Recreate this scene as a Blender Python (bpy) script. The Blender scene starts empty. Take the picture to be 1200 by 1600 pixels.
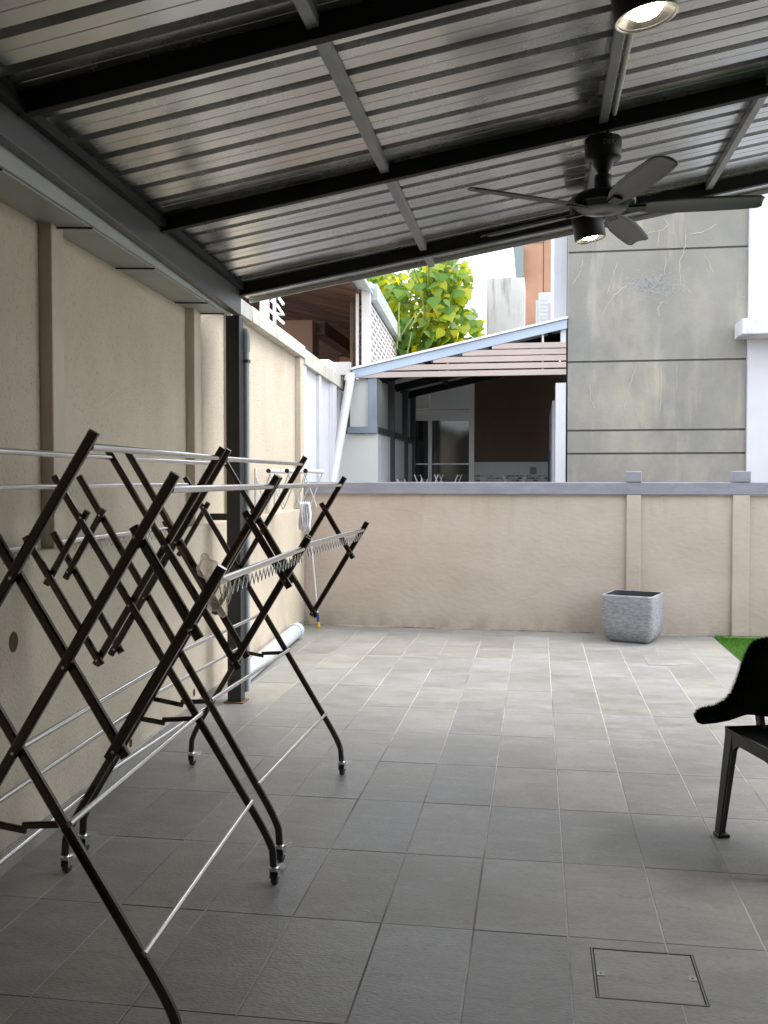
import bpy, bmesh, math, random
import numpy as np
from mathutils import Vector, Matrix, noise
random.seed(7); np.random.seed(7)
SC = bpy.context.scene
COL = SC.collection
rad = math.radians

# ------------------------------------------------------------------ camera, sky, sun, exposure
CAM_H, YAW, PITCH, FOC = 1.4464, 0.1571, -0.0326, 1513.0
cd = bpy.data.cameras.new('camera'); cam = bpy.data.objects.new('camera', cd); COL.objects.link(cam)
cam.location = (0, 0, CAM_H); cam.rotation_euler = (math.pi/2 + PITCH, 0, YAW)
cd.sensor_fit = 'VERTICAL'; cd.sensor_height = 36.0; cd.lens = FOC/1600*36.0
cd.clip_start = 0.05; cd.clip_end = 2000
SC.camera = cam

SUN_EL, SUN_AZ = rad(58), rad(62)      # azimuth measured from +Y towards +X
world = bpy.data.worlds.new('World'); SC.world = world; world.use_nodes = True
wn = world.node_tree.nodes; wl = world.node_tree.links; wn.clear()
w_out = wn.new('ShaderNodeOutputWorld'); w_bg = wn.new('ShaderNodeBackground')
w_sky = wn.new('ShaderNodeTexSky'); w_sky.sky_type = 'NISHITA'; w_sky.sun_disc = False
w_sky.sun_elevation = SUN_EL; w_sky.sun_rotation = SUN_AZ
w_tc = wn.new('ShaderNodeTexCoord'); w_n = wn.new('ShaderNodeTexNoise')
w_n.inputs['Scale'].default_value = 2.6; w_n.inputs['Detail'].default_value = 6; w_n.inputs['Roughness'].default_value = 0.55
w_r = wn.new('ShaderNodeValToRGB'); w_r.color_ramp.elements[0].position = 0.33; w_r.color_ramp.elements[1].position = 0.60
w_r.color_ramp.elements[0].color = (.35, .35, .35, 1); w_r.color_ramp.elements[1].color = (1, 1, 1, 1)
w_mix = wn.new('ShaderNodeMixRGB'); w_mix.inputs['Color2'].default_value = (8.2, 8.5, 8.9, 1)
wl.new(w_tc.outputs['Generated'], w_n.inputs['Vector']); wl.new(w_n.outputs['Fac'], w_r.inputs['Fac'])
wl.new(w_r.outputs['Color'], w_mix.inputs['Fac']); wl.new(w_sky.outputs['Color'], w_mix.inputs['Color1'])
wl.new(w_mix.outputs['Color'], w_bg.inputs['Color']); wl.new(w_bg.outputs['Background'], w_out.inputs['Surface'])
w_bg.inputs['Strength'].default_value = 0.10
sd = bpy.data.lights.new('sun', 'SUN'); sd.energy = 0.9; sd.angle = rad(30); sd.color = (1, .96, .9)
so = bpy.data.objects.new('sun', sd); COL.objects.link(so)
sdir = Vector((math.sin(SUN_AZ)*math.cos(SUN_EL), math.cos(SUN_AZ)*math.cos(SUN_EL), math.sin(SUN_EL)))
so.rotation_euler = sdir.to_track_quat('Z', 'Y').to_euler(); so.location = (6, 8, 12)
vs = SC.view_settings; vs.view_transform = 'Standard'; vs.look = 'None'; vs.gamma = 1; vs.exposure = 2.12
vs.use_curve_mapping = False
SC.render.engine = 'CYCLES'; SC.cycles.max_bounces = 8; SC.cycles.diffuse_bounces = 5
SC.cycles.use_denoising = True
SC.cycles.sample_clamp_indirect = 6

# ------------------------------------------------------------------ helpers
def at(px, py, Y):
    """world point on the plane y = Y seen along a measured sight line"""
    fw = Vector((-math.sin(YAW)*math.cos(PITCH), math.cos(YAW)*math.cos(PITCH), math.sin(PITCH)))
    rt = Vector((math.cos(YAW), math.sin(YAW), 0)); up = rt.cross(fw)
    d = fw + rt*((px-600)/FOC) - up*((py-800)/FOC)
    return Vector((0, 0, CAM_H)) + d*(Y/d.y)

def tag(o, label=None, cat=None, group=None, kind=None):
    if label: o['label'] = label
    if cat: o['category'] = cat
    if group: o['group'] = group
    if kind: o['kind'] = kind
    return o

def empty(name, loc=(0, 0, 0), rz=0.0, label=None, cat=None, group=None, kind=None):
    o = bpy.data.objects.new(name, None); COL.objects.link(o); o.empty_display_size = .1
    o.location = loc; o.rotation_euler = (0, 0, rz)
    return tag(o, label, cat, group, kind)

class MB:
    def __init__(s): s.v = []; s.f = []; s.sm = []
    def add(s, vs, fs, smooth=False):
        n = len(s.v); s.v += [tuple(v) for v in vs]; s.f += [tuple(i+n for i in f) for f in fs]; s.sm += [smooth]*len(fs); return s
    def box(s, a, b, M=None):
        x0, y0, z0 = a; x1, y1, z1 = b
        vs = [Vector(p) for p in ((x0,y0,z0),(x1,y0,z0),(x1,y1,z0),(x0,y1,z0),(x0,y0,z1),(x1,y0,z1),(x1,y1,z1),(x0,y1,z1))]
        if M is not None: vs = [M @ v for v in vs]
        return s.add(vs, [(0,3,2,1),(4,5,6,7),(0,1,5,4),(1,2,6,5),(2,3,7,6),(3,0,4,7)])
    def prism(s, poly, z0, z1):
        n = len(poly); vs = [(x, y, z0) for x, y in poly] + [(x, y, z1) for x, y in poly]
        fs = [tuple(range(n-1, -1, -1)), tuple(range(n, 2*n))] + [(i, (i+1) % n, n+(i+1) % n, n+i) for i in range(n)]
        return s.add(vs, fs)
    def bar(s, p, q, w, h, side=None):
        """rectangular bar from p to q; w across 'side', h the other way"""
        p, q = Vector(p), Vector(q); d = (q-p).normalized()
        sd_ = Vector(side) if side is not None else (Vector((0,0,1)) if abs(d.z) < .9 else Vector((0,1,0)))
        a = (sd_ - d*sd_.dot(d)).normalized(); b = d.cross(a)
        vs = [o + a*(i*w/2) + b*(j*h/2) for o in (p, q) for i, j in ((-1,-1),(1,-1),(1,1),(-1,1))]
        return s.add(vs, [(0,3,2,1),(4,5,6,7),(0,1,5,4),(1,2,6,5),(2,3,7,6),(3,0,4,7)])
    def tube(s, pts, r, n=8, cap=True, closed=False):
        pts = [Vector(p) for p in pts]; rings = []; m = len(pts); a = None
        for i, p in enumerate(pts):
            if closed: d = (pts[(i+1) % m]-pts[i-1]).normalized()
            else: d = (pts[min(i+1, m-1)]-pts[max(i-1, 0)]).normalized()
            if a is None: a = d.orthogonal().normalized()
            a = (a - d*a.dot(d)).normalized(); b = d.cross(a)
            rr = r[i] if hasattr(r, '__len__') else r
            rings.append([p + (a*math.cos(2*math.pi*k/n) + b*math.sin(2*math.pi*k/n))*rr for k in range(n)])
        vs = [v for R in rings for v in R]; fs = []
        for i in range(m if closed else m-1):
            j = (i+1) % m
            for k in range(n): fs.append((i*n+k, i*n+(k+1) % n, j*n+(k+1) % n, j*n+k))
        s.add(vs, fs, True)
        if cap and not closed: s.add(rings[0], [tuple(range(n-1, -1, -1))]); s.add(rings[-1], [tuple(range(n))])
        return s
    def sweep(s, pts, w, h, side):
        """rounded rectangular section swept along a polyline lying in the plane with normal 'side'"""
        pts = [Vector(p) for p in pts]; sd_ = Vector(side); c = min(w, h)*.22; m = len(pts)
        sec = []
        for sx, sy in ((1,1),(-1,1),(-1,-1),(1,-1)):
            P = [(sx*(w/2-c), sy*h/2), (sx*w/2, sy*(h/2-c))]
            sec += P[::-1] if sx*sy > 0 else P
        n = len(sec); vs = []; fs = []
        for i, p in enumerate(pts):
            d = (pts[min(i+1, m-1)]-pts[max(i-1, 0)]).normalized(); b = d.cross(sd_).normalized()
            vs += [p + b*x + sd_*y for x, y in sec]
        for i in range(m-1):
            for k in range(n): fs.append((i*n+k, i*n+(k+1) % n, (i+1)*n+(k+1) % n, (i+1)*n+k))
        fs.append(tuple(range(n-1, -1, -1))); fs.append(tuple(range((m-1)*n, m*n)))
        return s.add(vs, fs)
    def lathe(s, prof, c, n=24, axis=None):
        c = Vector(c); M = axis if axis is not None else Matrix.Identity(3); vs = []; fs = []
        for r, z in prof:
            for k in range(n):
                t = 2*math.pi*k/n; vs.append(c + M @ Vector((r*math.cos(t), r*math.sin(t), z)))
        for i in range(len(prof)-1):
            for k in range(n): fs.append((i*n+k, i*n+(k+1) % n, (i+1)*n+(k+1) % n, (i+1)*n+k))
        return s.add(vs, fs, True)
    def mesh(s, name):
        me = bpy.data.meshes.new(name); me.from_pydata([tuple(v) for v in s.v], [], s.f)
        me.polygons.foreach_set('use_smooth', s.sm); me.validate(); me.update()
        bm = bmesh.new(); bm.from_mesh(me); bmesh.ops.recalc_face_normals(bm, faces=bm.faces); bm.to_mesh(me); bm.free()
        return me
    def build(s, name, m, parent=None, bevel=0, loc=None, auto=False):
        me = s.mesh(name); me.materials.append(m)
        return link(name, me, parent, bevel, loc, auto)

def link(name, me, parent=None, bevel=0, loc=None, auto=False):
    o = bpy.data.objects.new(name, me); COL.objects.link(o)
    if parent: o.parent = parent
    if loc is not None: o.location = loc
    if bevel:
        b = o.modifiers.new('bevel', 'BEVEL'); b.width = bevel; b.segments = 2; b.limit_method = 'ANGLE'; b.angle_limit = rad(40)
    return o

def copy_tree(o, parent=None):
    c = o.copy(); COL.objects.link(c)
    if parent: c.parent = parent
    for ch in list(o.children): copy_tree(ch, c)
    return c

# ------------------------------------------------------------------ materials
def mat(name, col, rough=.6, metal=0.0, col2=None, scale=6.0, bump=0.0, bscale=None, stretch=(1,1,1), detail=6, lo=.35, hi=.65,
        rand=0.0, rough2=None, bdetail=5, coat=0.0, spec=None, seed=0.0, contrast=None):
    m = bpy.data.materials.new(name); m.use_nodes = True; nt = m.node_tree; N = nt.nodes; L = nt.links
    p = N['Principled BSDF']
    p.inputs['Roughness'].default_value = rough; p.inputs['Metallic'].default_value = metal
    if spec is not None: p.inputs['Specular IOR Level'].default_value = spec
    if coat: p.inputs['Coat Weight'].default_value = coat; p.inputs['Coat Roughness'].default_value = .08
    p.inputs['Base Color'].default_value = (*col, 1)
    m['tail'] = 0
    if col2 is None and not bump and not rand: return m
    tc = N.new('ShaderNodeTexCoord'); mp = N.new('ShaderNodeMapping'); mp.inputs['Scale'].default_value = stretch
    mp.inputs['Location'].default_value = (seed, seed*1.7, seed*.6)
    L.new(tc.outputs['Object'], mp.inputs['Vector'])
    vec = mp.outputs['Vector']; oi = N.new('ShaderNodeObjectInfo')
    if rand:
        ad = N.new('ShaderNodeVectorMath'); ad.operation = 'MULTIPLY_ADD'
        ad.inputs[0].default_value = (37, 53, 71)
        cx = N.new('ShaderNodeCombineXYZ')
        for k in range(3): L.new(oi.outputs['Random'], cx.inputs[k])
        L.new(cx.outputs[0], ad.inputs[1]); L.new(vec, ad.inputs[2]); vec = ad.outputs[0]
    cout = None
    if col2 is not None:
        n = N.new('ShaderNodeTexNoise'); n.inputs['Scale'].default_value = scale; n.inputs['Detail'].default_value = detail
        n.inputs['Roughness'].default_value = .6; L.new(vec, n.inputs['Vector'])
        r = N.new('ShaderNodeValToRGB'); r.color_ramp.elements[0].position = lo; r.color_ramp.elements[1].position = hi
        r.color_ramp.elements[0].color = (*col, 1); r.color_ramp.elements[1].color = (*col2, 1)
        L.new(n.outputs['Fac'], r.inputs['Fac']); cout = r.outputs['Color']
        if rough2 is not None:
            mr = N.new('ShaderNodeMapRange'); mr.inputs['From Min'].default_value = lo; mr.inputs['From Max'].default_value = hi
            mr.inputs['To Min'].default_value = rough; mr.inputs['To Max'].default_value = rough2
            L.new(n.outputs['Fac'], mr.inputs['Value']); L.new(mr.outputs[0], p.inputs['Roughness'])
    if rand:
        hs = N.new('ShaderNodeHueSaturation'); mr = N.new('ShaderNodeMapRange')
        mr.inputs['To Min'].default_value = 1-rand; mr.inputs['To Max'].default_value = 1+rand
        L.new(oi.outputs['Random'], mr.inputs['Value']); L.new(mr.outputs[0], hs.inputs['Value'])
        if cout is not None: L.new(cout, hs.inputs['Color'])
        else: hs.inputs['Color'].default_value = (*col, 1)
        cout = hs.outputs['Color']
    if cout is not None: L.new(cout, p.inputs['Base Color'])
    if bump:
        n2 = N.new('ShaderNodeTexNoise'); n2.inputs['Scale'].default_value = bscale or scale*4; n2.inputs['Detail'].default_value = bdetail
        L.new(vec, n2.inputs['Vector']); b = N.new('ShaderNodeBump'); b.inputs['Strength'].default_value = bump; b.inputs['Distance'].default_value = .01
        L.new(n2.outputs['Fac'], b.inputs['Height']); L.new(b.outputs['Normal'], p.inputs['Normal'])
    return m

def overlay(m, col, scale, lo, hi, stretch=(1,1,1), amount=1.0, seed=3.0, detail=6, zmask=None):
    """wear, streaks or stains with a shape of their own, laid over a material's colour"""
    nt = m.node_tree; N = nt.nodes; L = nt.links; p = N['Principled BSDF']
    tc = N.new('ShaderNodeTexCoord'); mp = N.new('ShaderNodeMapping'); mp.inputs['Scale'].default_value = stretch; mp.inputs['Location'].default_value = (seed, seed, seed)
    L.new(tc.outputs['Object'], mp.inputs['Vector'])
    n = N.new('ShaderNodeTexNoise'); n.inputs['Scale'].default_value = scale; n.inputs['Detail'].default_value = detail; n.inputs['Roughness'].default_value = .62
    L.new(mp.outputs['Vector'], n.inputs['Vector'])
    mr = N.new('ShaderNodeMapRange'); mr.inputs['From Min'].default_value = lo; mr.inputs['From Max'].default_value = hi; mr.inputs['To Max'].default_value = amount
    L.new(n.outputs['Fac'], mr.inputs['Value']); fac = mr.outputs[0]
    if zmask:
        sx = N.new('ShaderNodeSeparateXYZ'); L.new(tc.outputs['Object'], sx.inputs[0])
        m2 = N.new('ShaderNodeMapRange'); m2.inputs['From Min'].default_value = zmask[0]; m2.inputs['From Max'].default_value = zmask[1]
        L.new(sx.outputs['Z'], m2.inputs['Value']); mu = N.new('ShaderNodeMath'); mu.operation = 'MULTIPLY'
        L.new(fac, mu.inputs[0]); L.new(m2.outputs[0], mu.inputs[1]); fac = mu.outputs[0]
    mx = N.new('ShaderNodeMixRGB'); mx.inputs['Color2'].default_value = (*col, 1)
    src = p.inputs['Base Color'].links
    if src: L.new(src[0].from_socket, mx.inputs['Color1'])
    else: mx.inputs['Color1'].default_value = p.inputs['Base Color'].default_value
    L.new(fac, mx.inputs['Fac']); L.new(mx.outputs[0], p.inputs['Base Color'])
    return m

TILE = mat('slate_tile', (.205,.199,.183), .38, col2=(.288,.280,.262), scale=3.2, stretch=(1,2.2,1), bump=.26, bscale=70, rand=.13, rough2=.52, lo=.3, hi=.7)
overlay(TILE, (.34,.33,.315), 5.0, .52, .74, (1,1.7,1), .5, 5)
overlay(TILE, (.145,.143,.145), 8, .56, .72, (1,2.2,1), .6, 9)
def tile_tint(m):
    nt = m.node_tree; N = nt.nodes; L = nt.links; p = N['Principled BSDF']; src = p.inputs['Base Color'].links[0].from_socket
    oi = N.new('ShaderNodeObjectInfo'); mu = N.new('ShaderNodeMath'); mu.operation = 'MULTIPLY'; mu.inputs[1].default_value = 7.31; fr = N.new('ShaderNodeMath'); fr.operation = 'FRACT'
    L.new(oi.outputs['Random'], mu.inputs[0]); L.new(mu.outputs[0], fr.inputs[0])
    r = N.new('ShaderNodeValToRGB'); r.color_ramp.elements[0].color = (1.025,1.0,.955,1); r.color_ramp.elements[1].color = (.975,.99,1.035,1); L.new(fr.outputs[0], r.inputs[0])
    x = N.new('ShaderNodeMixRGB'); x.blend_type = 'MULTIPLY'; x.inputs[0].default_value = 1; L.new(src, x.inputs['Color1']); L.new(r.outputs[0], x.inputs['Color2']); L.new(x.outputs[0], p.inputs['Base Color'])
    for n in N:
        if n.type == 'TEX_NOISE' and n.inputs['Scale'].default_value < 10: n.inputs['Distortion'].default_value = .6
tile_tint(TILE)
def floor_dirt(m, col, scale, lo, hi, amount):
    overlay(m, col, scale, lo, hi, (1,1,1), amount, 4); N = m.node_tree.nodes; L = m.node_tree.links
    mp = [n for n in N if n.type == 'MAPPING'][-1]; ge = N.new('ShaderNodeNewGeometry'); L.new(ge.outputs['Position'], mp.inputs['Vector'])
overlay(TILE, (.33,.325,.31), 42, .54, .70, (1,1.6,1), .45, 17); overlay(TILE, (.12,.118,.112), 60, .55, .70, (1,1.3,1), .45, 23)
floor_dirt(TILE, (.15,.14,.122), 1.3, .50, .72, .55); floor_dirt(TILE, (.30,.295,.285), 14, .60, .74, .55); floor_dirt(TILE, (.11,.10,.09), 30, .70, .76, .6)
GROUT = mat('grout', (.56,.54,.49), .9, col2=(.40,.38,.34), scale=9, bump=.3)
STONE_EDGE = mat('tile_edge', (.2,.2,.2), .6)
CREAM = mat('cream_render', (.50,.435,.35), .85, col2=(.57,.50,.405), scale=2.2, bump=.45, bscale=38)
overlay(CREAM, (.40,.335,.26), 5, .55, .8, (1,1,.35), .5, 2)
CREAM_L = mat('cream_rough_render', (.485,.42,.325), .9, col2=(.555,.485,.385), scale=1.6, bump=.7, bscale=70)
overlay(CREAM_L, (.30,.255,.19), 60, .56, .70, (1,1,1), .55, 2, 3)
overlay(CREAM_L, (.36,.31,.235), 2.0, .5, .8, (1,1,.25), .5, 7)
BACKW = mat('back_wall_render', (.46,.388,.322), .88, col2=(.51,.435,.375), scale=1.7, bump=.5, bscale=16, stretch=(1,1,1.6))
overlay(BACKW, (.37,.30,.245), 3.0, .55, .85, (1,1,2.5), .55, 4)
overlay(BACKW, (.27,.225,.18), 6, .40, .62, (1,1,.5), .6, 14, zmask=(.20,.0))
overlay(BACKW, (.52,.465,.40), 1.1, .55, .8, (1,1,1.6), .5, 21)
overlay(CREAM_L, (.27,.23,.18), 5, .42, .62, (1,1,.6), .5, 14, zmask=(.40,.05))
overlay(GROUT, (.13,.12,.105), 2.2, .46, .62, (1,.35,1), .85, 8)
GROUTD = mat('dirty_joint', (.07,.066,.06), .9)
overlay(BACKW, (.34,.285,.235), 9, .52, .72, (1,1,.10), .6, 31, zmask=(.75,1.28))
COPE = mat('grey_coping_paint', (.215,.215,.26), .7, col2=(.275,.275,.32), scale=4, bump=.3, bscale=40, stretch=(1,1,3))
OLDCOPE = mat('weathered_coping', (.46,.44,.38), .85, col2=(.58,.56,.50), scale=5, bump=.3, bscale=50)
overlay(OLDCOPE, (.16,.155,.14), 9, .54, .75, (1,1,.4), .8, 4)
GREYCEM = mat('bare_cement', (.30,.30,.29), .9, col2=(.36,.36,.34), scale=9, bump=.4)
WHITEW = mat('white_wall_paint', (.55,.56,.60), .8, col2=(.61,.62,.65), scale=3, bump=.25, bscale=30)
overlay(WHITEW, (.38,.39,.45), 7, .52, .74, (1,1,.06), .7, 3)
WHITE2 = mat('pale_house_paint', (.50,.50,.545), .8, col2=(.55,.55,.585), scale=2, bump=.1)
CONC = mat('cement_render', (.19,.184,.165), .85, col2=(.25,.24,.212), scale=.9, bump=.35, bscale=22, lo=.3, hi=.72)
overlay(CONC, (.36,.322,.26), 1.3, .50, .74, (1,1,.6), .75, 6)
overlay(CONC, (.38,.34,.275), 4.0, .55, .72, (1,1,.16), .7, 16)
overlay(CONC, (.165,.165,.165), 1.6, .50, .75, (1,1,.8), .75, 11)
GROOVE = mat('groove_shadow_gap', (.11,.108,.10), .95)
VEIN = mat('crack_filler', (.39,.355,.285), .85)
CHALK = mat('chalk_patch', (.38,.38,.40), .9)
DECK = mat('galvanised_deck', (.50,.50,.485), .17, .88, col2=(.62,.62,.61), scale=1.6, stretch=(1.3,2.2,1), bump=.30, bscale=1.0, bdetail=.3, rough2=.32, rand=.06)
overlay(DECK, (.30,.28,.25), 16, .66, .76, (1,1.4,1), .6, 8)
STEEL_BLK = mat('dark_painted_steel', (.006,.006,.007), .55, col2=(.010,.010,.010), scale=8, bump=.05, spec=.2)
STEEL_GRY = mat('grey_primed_steel', (.075,.077,.077), .36, .35, col2=(.105,.105,.10), scale=3, stretch=(3,1,3), bump=.06, bscale=10)
PURLIN = mat('purlin_steel', (.20,.20,.20), .45, .35, col2=(.26,.26,.255), scale=5)
GUTTER = mat('gutter_sheet', (.34,.35,.325), .5, .3, col2=(.40,.405,.38), scale=3, bump=.08, bscale=5)
POST = mat('post_paint', (.016,.018,.019), .3, col2=(.022,.024,.025), scale=6, bump=.05)
PVCG = mat('grey_pvc', (.34,.38,.43), .35, col2=(.40,.44,.48), scale=5)
PVCW = mat('pale_pvc', (.40,.455,.49), .35, col2=(.47,.52,.55), scale=4, bump=.05)
WHITEPL = mat('white_plastic', (.60,.61,.62), .4)
CONDUIT = mat('conduit_white', (.66,.64,.58), .5)
BLKPL = mat('black_plastic', (.012,.012,.013), .4)
CHAIRM = mat('black_resin', (.007,.007,.0075), .38, col2=(.011,.011,.011), scale=30, bump=.1, bscale=200)
FANM = mat('matt_black_fan', (.007,.007,.0075), .42, spec=.3)
BLADE = mat('fan_blade_finish', (.045,.047,.047), .38, col2=(.055,.057,.057), scale=4, stretch=(1,6,1))
RACKM = mat('bronze_brown_tube', (.095,.074,.062), .14, .95)
CHROME = mat('stainless_rail', (.72,.71,.69), .16, 1.0, col2=(.62,.61,.60), scale=12, rough2=.24)
RUBBER = mat('wheel_rubber', (.03,.03,.03), .5)
LOUV = mat('louvre_beige', (.37,.30,.27), .6, col2=(.43,.355,.32), scale=3, stretch=(.3,1,1), bump=.08)
FASC = mat('blue_grey_fascia', (.30,.37,.47), .45, col2=(.36,.43,.52), scale=2, stretch=(.4,1,1))
BGPOST = mat('blue_grey_post', (.15,.18,.22), .45, col2=(.20,.235,.28), scale=3)
GREENST = mat('dark_green_steel', (.035,.05,.05), .4)
PALEP = mat('pale_panel', (.50,.51,.49), .6, col2=(.57,.575,.55), scale=3, stretch=(1,1,.1))
BROWNW = mat('brown_wall_paint', (.10,.064,.038), .8, col2=(.12,.077,.047), scale=2)
ALU = mat('white_aluminium_frame', (.80,.81,.80), .4)
DGLASS = mat('dark_window_glass', (.03,.031,.029), .06, spec=.6)
FROST = mat('frosted_panel', (.80,.83,.82), .5)
SALMON = mat('salmon_paint', (.43,.235,.15), .85, col2=(.50,.285,.185), scale=2.2, bump=.1)
STAINW = mat('stained_white_concrete', (.55,.54,.54), .85, col2=(.63,.62,.61), scale=3)
overlay(STAINW, (.22,.18,.13), 4.5, .55, .72, (1,1,.16), .8, 2)
BRDARK = mat('brown_timber', (.075,.032,.018), .65, col2=(.12,.055,.033), scale=4, stretch=(.4,3,1), rand=.18, bump=.15)
BRWALL = mat('brown_porch_wall', (.20,.11,.075), .8, col2=(.235,.13,.09), scale=3)
ROOFT = mat('grey_green_verge', (.36,.40,.38), .7, col2=(.46,.49,.46), scale=6, bump=.2)
LATT = mat('lattice_white', (.58,.55,.52), .7, col2=(.64,.61,.58), scale=5)
POTM = mat('grey_pot', (.21,.215,.235), .8, col2=(.37,.375,.40), scale=24, stretch=(1,1,3.2), bump=.35, bscale=60, lo=.38, hi=.70)
POTIN = mat('pot_inside', (.03,.03,.032), .8)
EARTH = mat('bare_ground', (.22,.20,.17), .95, col2=(.28,.26,.22), scale=3)
RUST = mat('rusty_hole', (.09,.035,.015), .8, col2=(.03,.015,.01), scale=40)
BLUEPL = mat('blue_plastic', (.02,.05,.28), .4); YELPL = mat('yellow_plastic', (.75,.50,.03), .45)
BLUEP = mat('blue_strip', (.02,.10,.22), .5)
TEALP = mat('teal_board', (.05,.10,.11), .5)
CLOTH = mat('pale_cloth', (.60,.60,.68), .9, col2=(.74,.74,.76), scale=20, bump=.3, bscale=90)
SOCK = mat('socket_grey', (.22,.21,.19), .6)
BARK = mat('bark', (.16,.13,.085), .9, col2=(.22,.18,.12), scale=12, bump=.4)

def poly():
    m = bpy.data.materials.new('pale_translucent_panel'); m.use_nodes = True; N = m.node_tree.nodes; L = m.node_tree.links; p = N['Principled BSDF']
    p.inputs['Base Color'].default_value = (.6,.61,.58,1); t = N.new('ShaderNodeBsdfTranslucent'); t.inputs[0].default_value = (.7,.71,.68,1); x = N.new('ShaderNodeMixShader'); x.inputs[0].default_value = .55
    L.new(p.outputs[0], x.inputs[1]); L.new(t.outputs[0], x.inputs[2]); L.new(x.outputs[0], N['Material Output'].inputs[0]); return m
POLY = poly()
def mosaic():
    m = bpy.data.materials.new('mosaic_splashback'); m.use_nodes = True; N = m.node_tree.nodes; L = m.node_tree.links
    tc = N.new('ShaderNodeTexCoord'); mp = N.new('ShaderNodeMapping'); mp.inputs['Rotation'].default_value = (rad(90), 0, 0)
    b = N.new('ShaderNodeTexBrick'); b.inputs['Scale'].default_value = 7
    b.inputs['Color1'].default_value = (.05,.05,.055,1); b.inputs['Color2'].default_value = (.5,.5,.5,1); b.inputs['Mortar'].default_value = (.55,.55,.55,1)
    b.inputs['Mortar Size'].default_value = .03
    L.new(tc.outputs['Object'], mp.inputs[0]); L.new(mp.outputs[0], b.inputs[0]); L.new(b.outputs[0], N['Principled BSDF'].inputs['Base Color'])
    N['Principled BSDF'].inputs['Roughness'].default_value = .3
    return m
MOSAIC = mosaic()

def leaf_mat(name, cols, trans, island=False):
    m = bpy.data.materials.new(name); m.use_nodes = True; N = m.node_tree.nodes; L = m.node_tree.links; N.clear()
    out = N.new('ShaderNodeOutputMaterial'); p = N.new('ShaderNodeBsdfPrincipled'); t = N.new('ShaderNodeBsdfTranslucent'); mx = N.new('ShaderNodeMixShader')
    r = N.new('ShaderNodeValToRGB'); r.color_ramp.interpolation = 'LINEAR'
    e = r.color_ramp.elements
    while len(e) < len(cols): e.new(.5)
    for k, c in enumerate(cols): e[k].position = k/(len(cols)-1); e[k].color = (*c, 1)
    if island: src = N.new('ShaderNodeNewGeometry').outputs['Random Per Island']
    else: src = N.new('ShaderNodeObjectInfo').outputs['Random']
    L.new(src, r.inputs[0]); L.new(r.outputs[0], p.inputs['Base Color']); p.inputs['Roughness'].default_value = .45
    g = N.new('ShaderNodeMixRGB'); g.blend_type = 'MULTIPLY'; g.inputs[0].default_value = 1; g.inputs['Color2'].default_value = (1.5,1.35,.5,1)
    L.new(r.outputs[0], g.inputs['Color1']); L.new(g.outputs[0], t.inputs['Color'])
    mx.inputs[0].default_value = trans; L.new(p.outputs[0], mx.inputs[1]); L.new(t.outputs[0], mx.inputs[2]); L.new(mx.outputs[0], out.inputs[0])
    return m
LEAFC = [(.11,.24,.035),(.14,.28,.045),(.15,.29,.06),(.22,.34,.06),(.34,.43,.035),(.52,.52,.02),(.62,.55,.02)]  # yellow end of the palette imitates sunlight glowing through the leaves
LEAF_O = leaf_mat('heart_leaf', LEAFC, .6); LEAF_I = leaf_mat('crown_leaf', LEAFC, .6, True)
GRASS = leaf_mat('turf_blade', [(.05,.16,.012),(.08,.24,.02),(.12,.31,.03)], .3, True)
MATFIB = leaf_mat('turf_mat_fibre', [(.006,.018,.004),(.014,.045,.008),(.03,.085,.012)], .1, True)
for n_ in MATFIB.node_tree.nodes:
    if n_.type == 'BSDF_PRINCIPLED': n_.inputs['Specular IOR Level'].default_value = .05
MATBACK = mat('turf_mat_backing', (.006,.007,.005), 1.0, col2=(.012,.014,.009), scale=9, bump=.8, bscale=14, spec=.0)

def plastic_film():
    m = bpy.data.materials.new('plastic_film'); m.use_nodes = True; N = m.node_tree.nodes; L = m.node_tree.links
    p = N['Principled BSDF']; p.inputs['Base Color'].default_value = (.9,.87,.80,1); p.inputs['Roughness'].default_value = .25
    t = N.new('ShaderNodeBsdfTransparent'); t.inputs[0].default_value = (.93,.91,.87,1)
    lw = N.new('ShaderNodeLayerWeight'); lw.inputs[0].default_value = .35
    mr = N.new('ShaderNodeMapRange'); mr.inputs['To Min'].default_value = .16; mr.inputs['To Max'].default_value = .70
    L.new(lw.outputs['Facing'], mr.inputs['Value']); mx = N.new('ShaderNodeMixShader'); tr = N.new('ShaderNodeBsdfTranslucent'); tr.inputs[0].default_value = (.85,.81,.73,1); m2 = N.new('ShaderNodeMixShader'); m2.inputs[0].default_value = .65
    L.new(p.outputs[0], m2.inputs[1]); L.new(tr.outputs[0], m2.inputs[2])
    L.new(mr.outputs[0], mx.inputs[0]); L.new(t.outputs[0], mx.inputs[1]); L.new(m2.outputs[0], mx.inputs[2]); L.new(mx.outputs[0], N['Material Output'].inputs[0])
    return m
FILM = plastic_film()

def emit(name, col, s):
    m = bpy.data.materials.new(name); m.use_nodes = True; N = m.node_tree.nodes; L = m.node_tree.links; N.clear()
    o = N.new('ShaderNodeOutputMaterial'); e = N.new('ShaderNodeEmission'); e.inputs[0].default_value = (*col, 1); e.inputs[1].default_value = s
    L.new(e.outputs[0], o.inputs[0]); return m
BULB = emit('lit_bulb', (1, .90, .72), 22)
REFL = mat('lamp_reflector', (.82,.78,.70), .22, 1.0)

# ------------------------------------------------------------------ frames of reference measured from the place
SK = 0.05789                                  # the left boundary wall is skewed against the tiling
def XW(Y): return -2.296 + .05796*(9.388 - Y)  # face of the left wall
XR_A, XR_S = 2.97, .175                        # underside of the rafters: z = XR_A + XR_S * x
def ZB(x): return XR_A + XR_S*x
CW0 = Vector((-2.307, 9.43, 0)); CWR = rad(-1.94)   # back wall face

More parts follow.
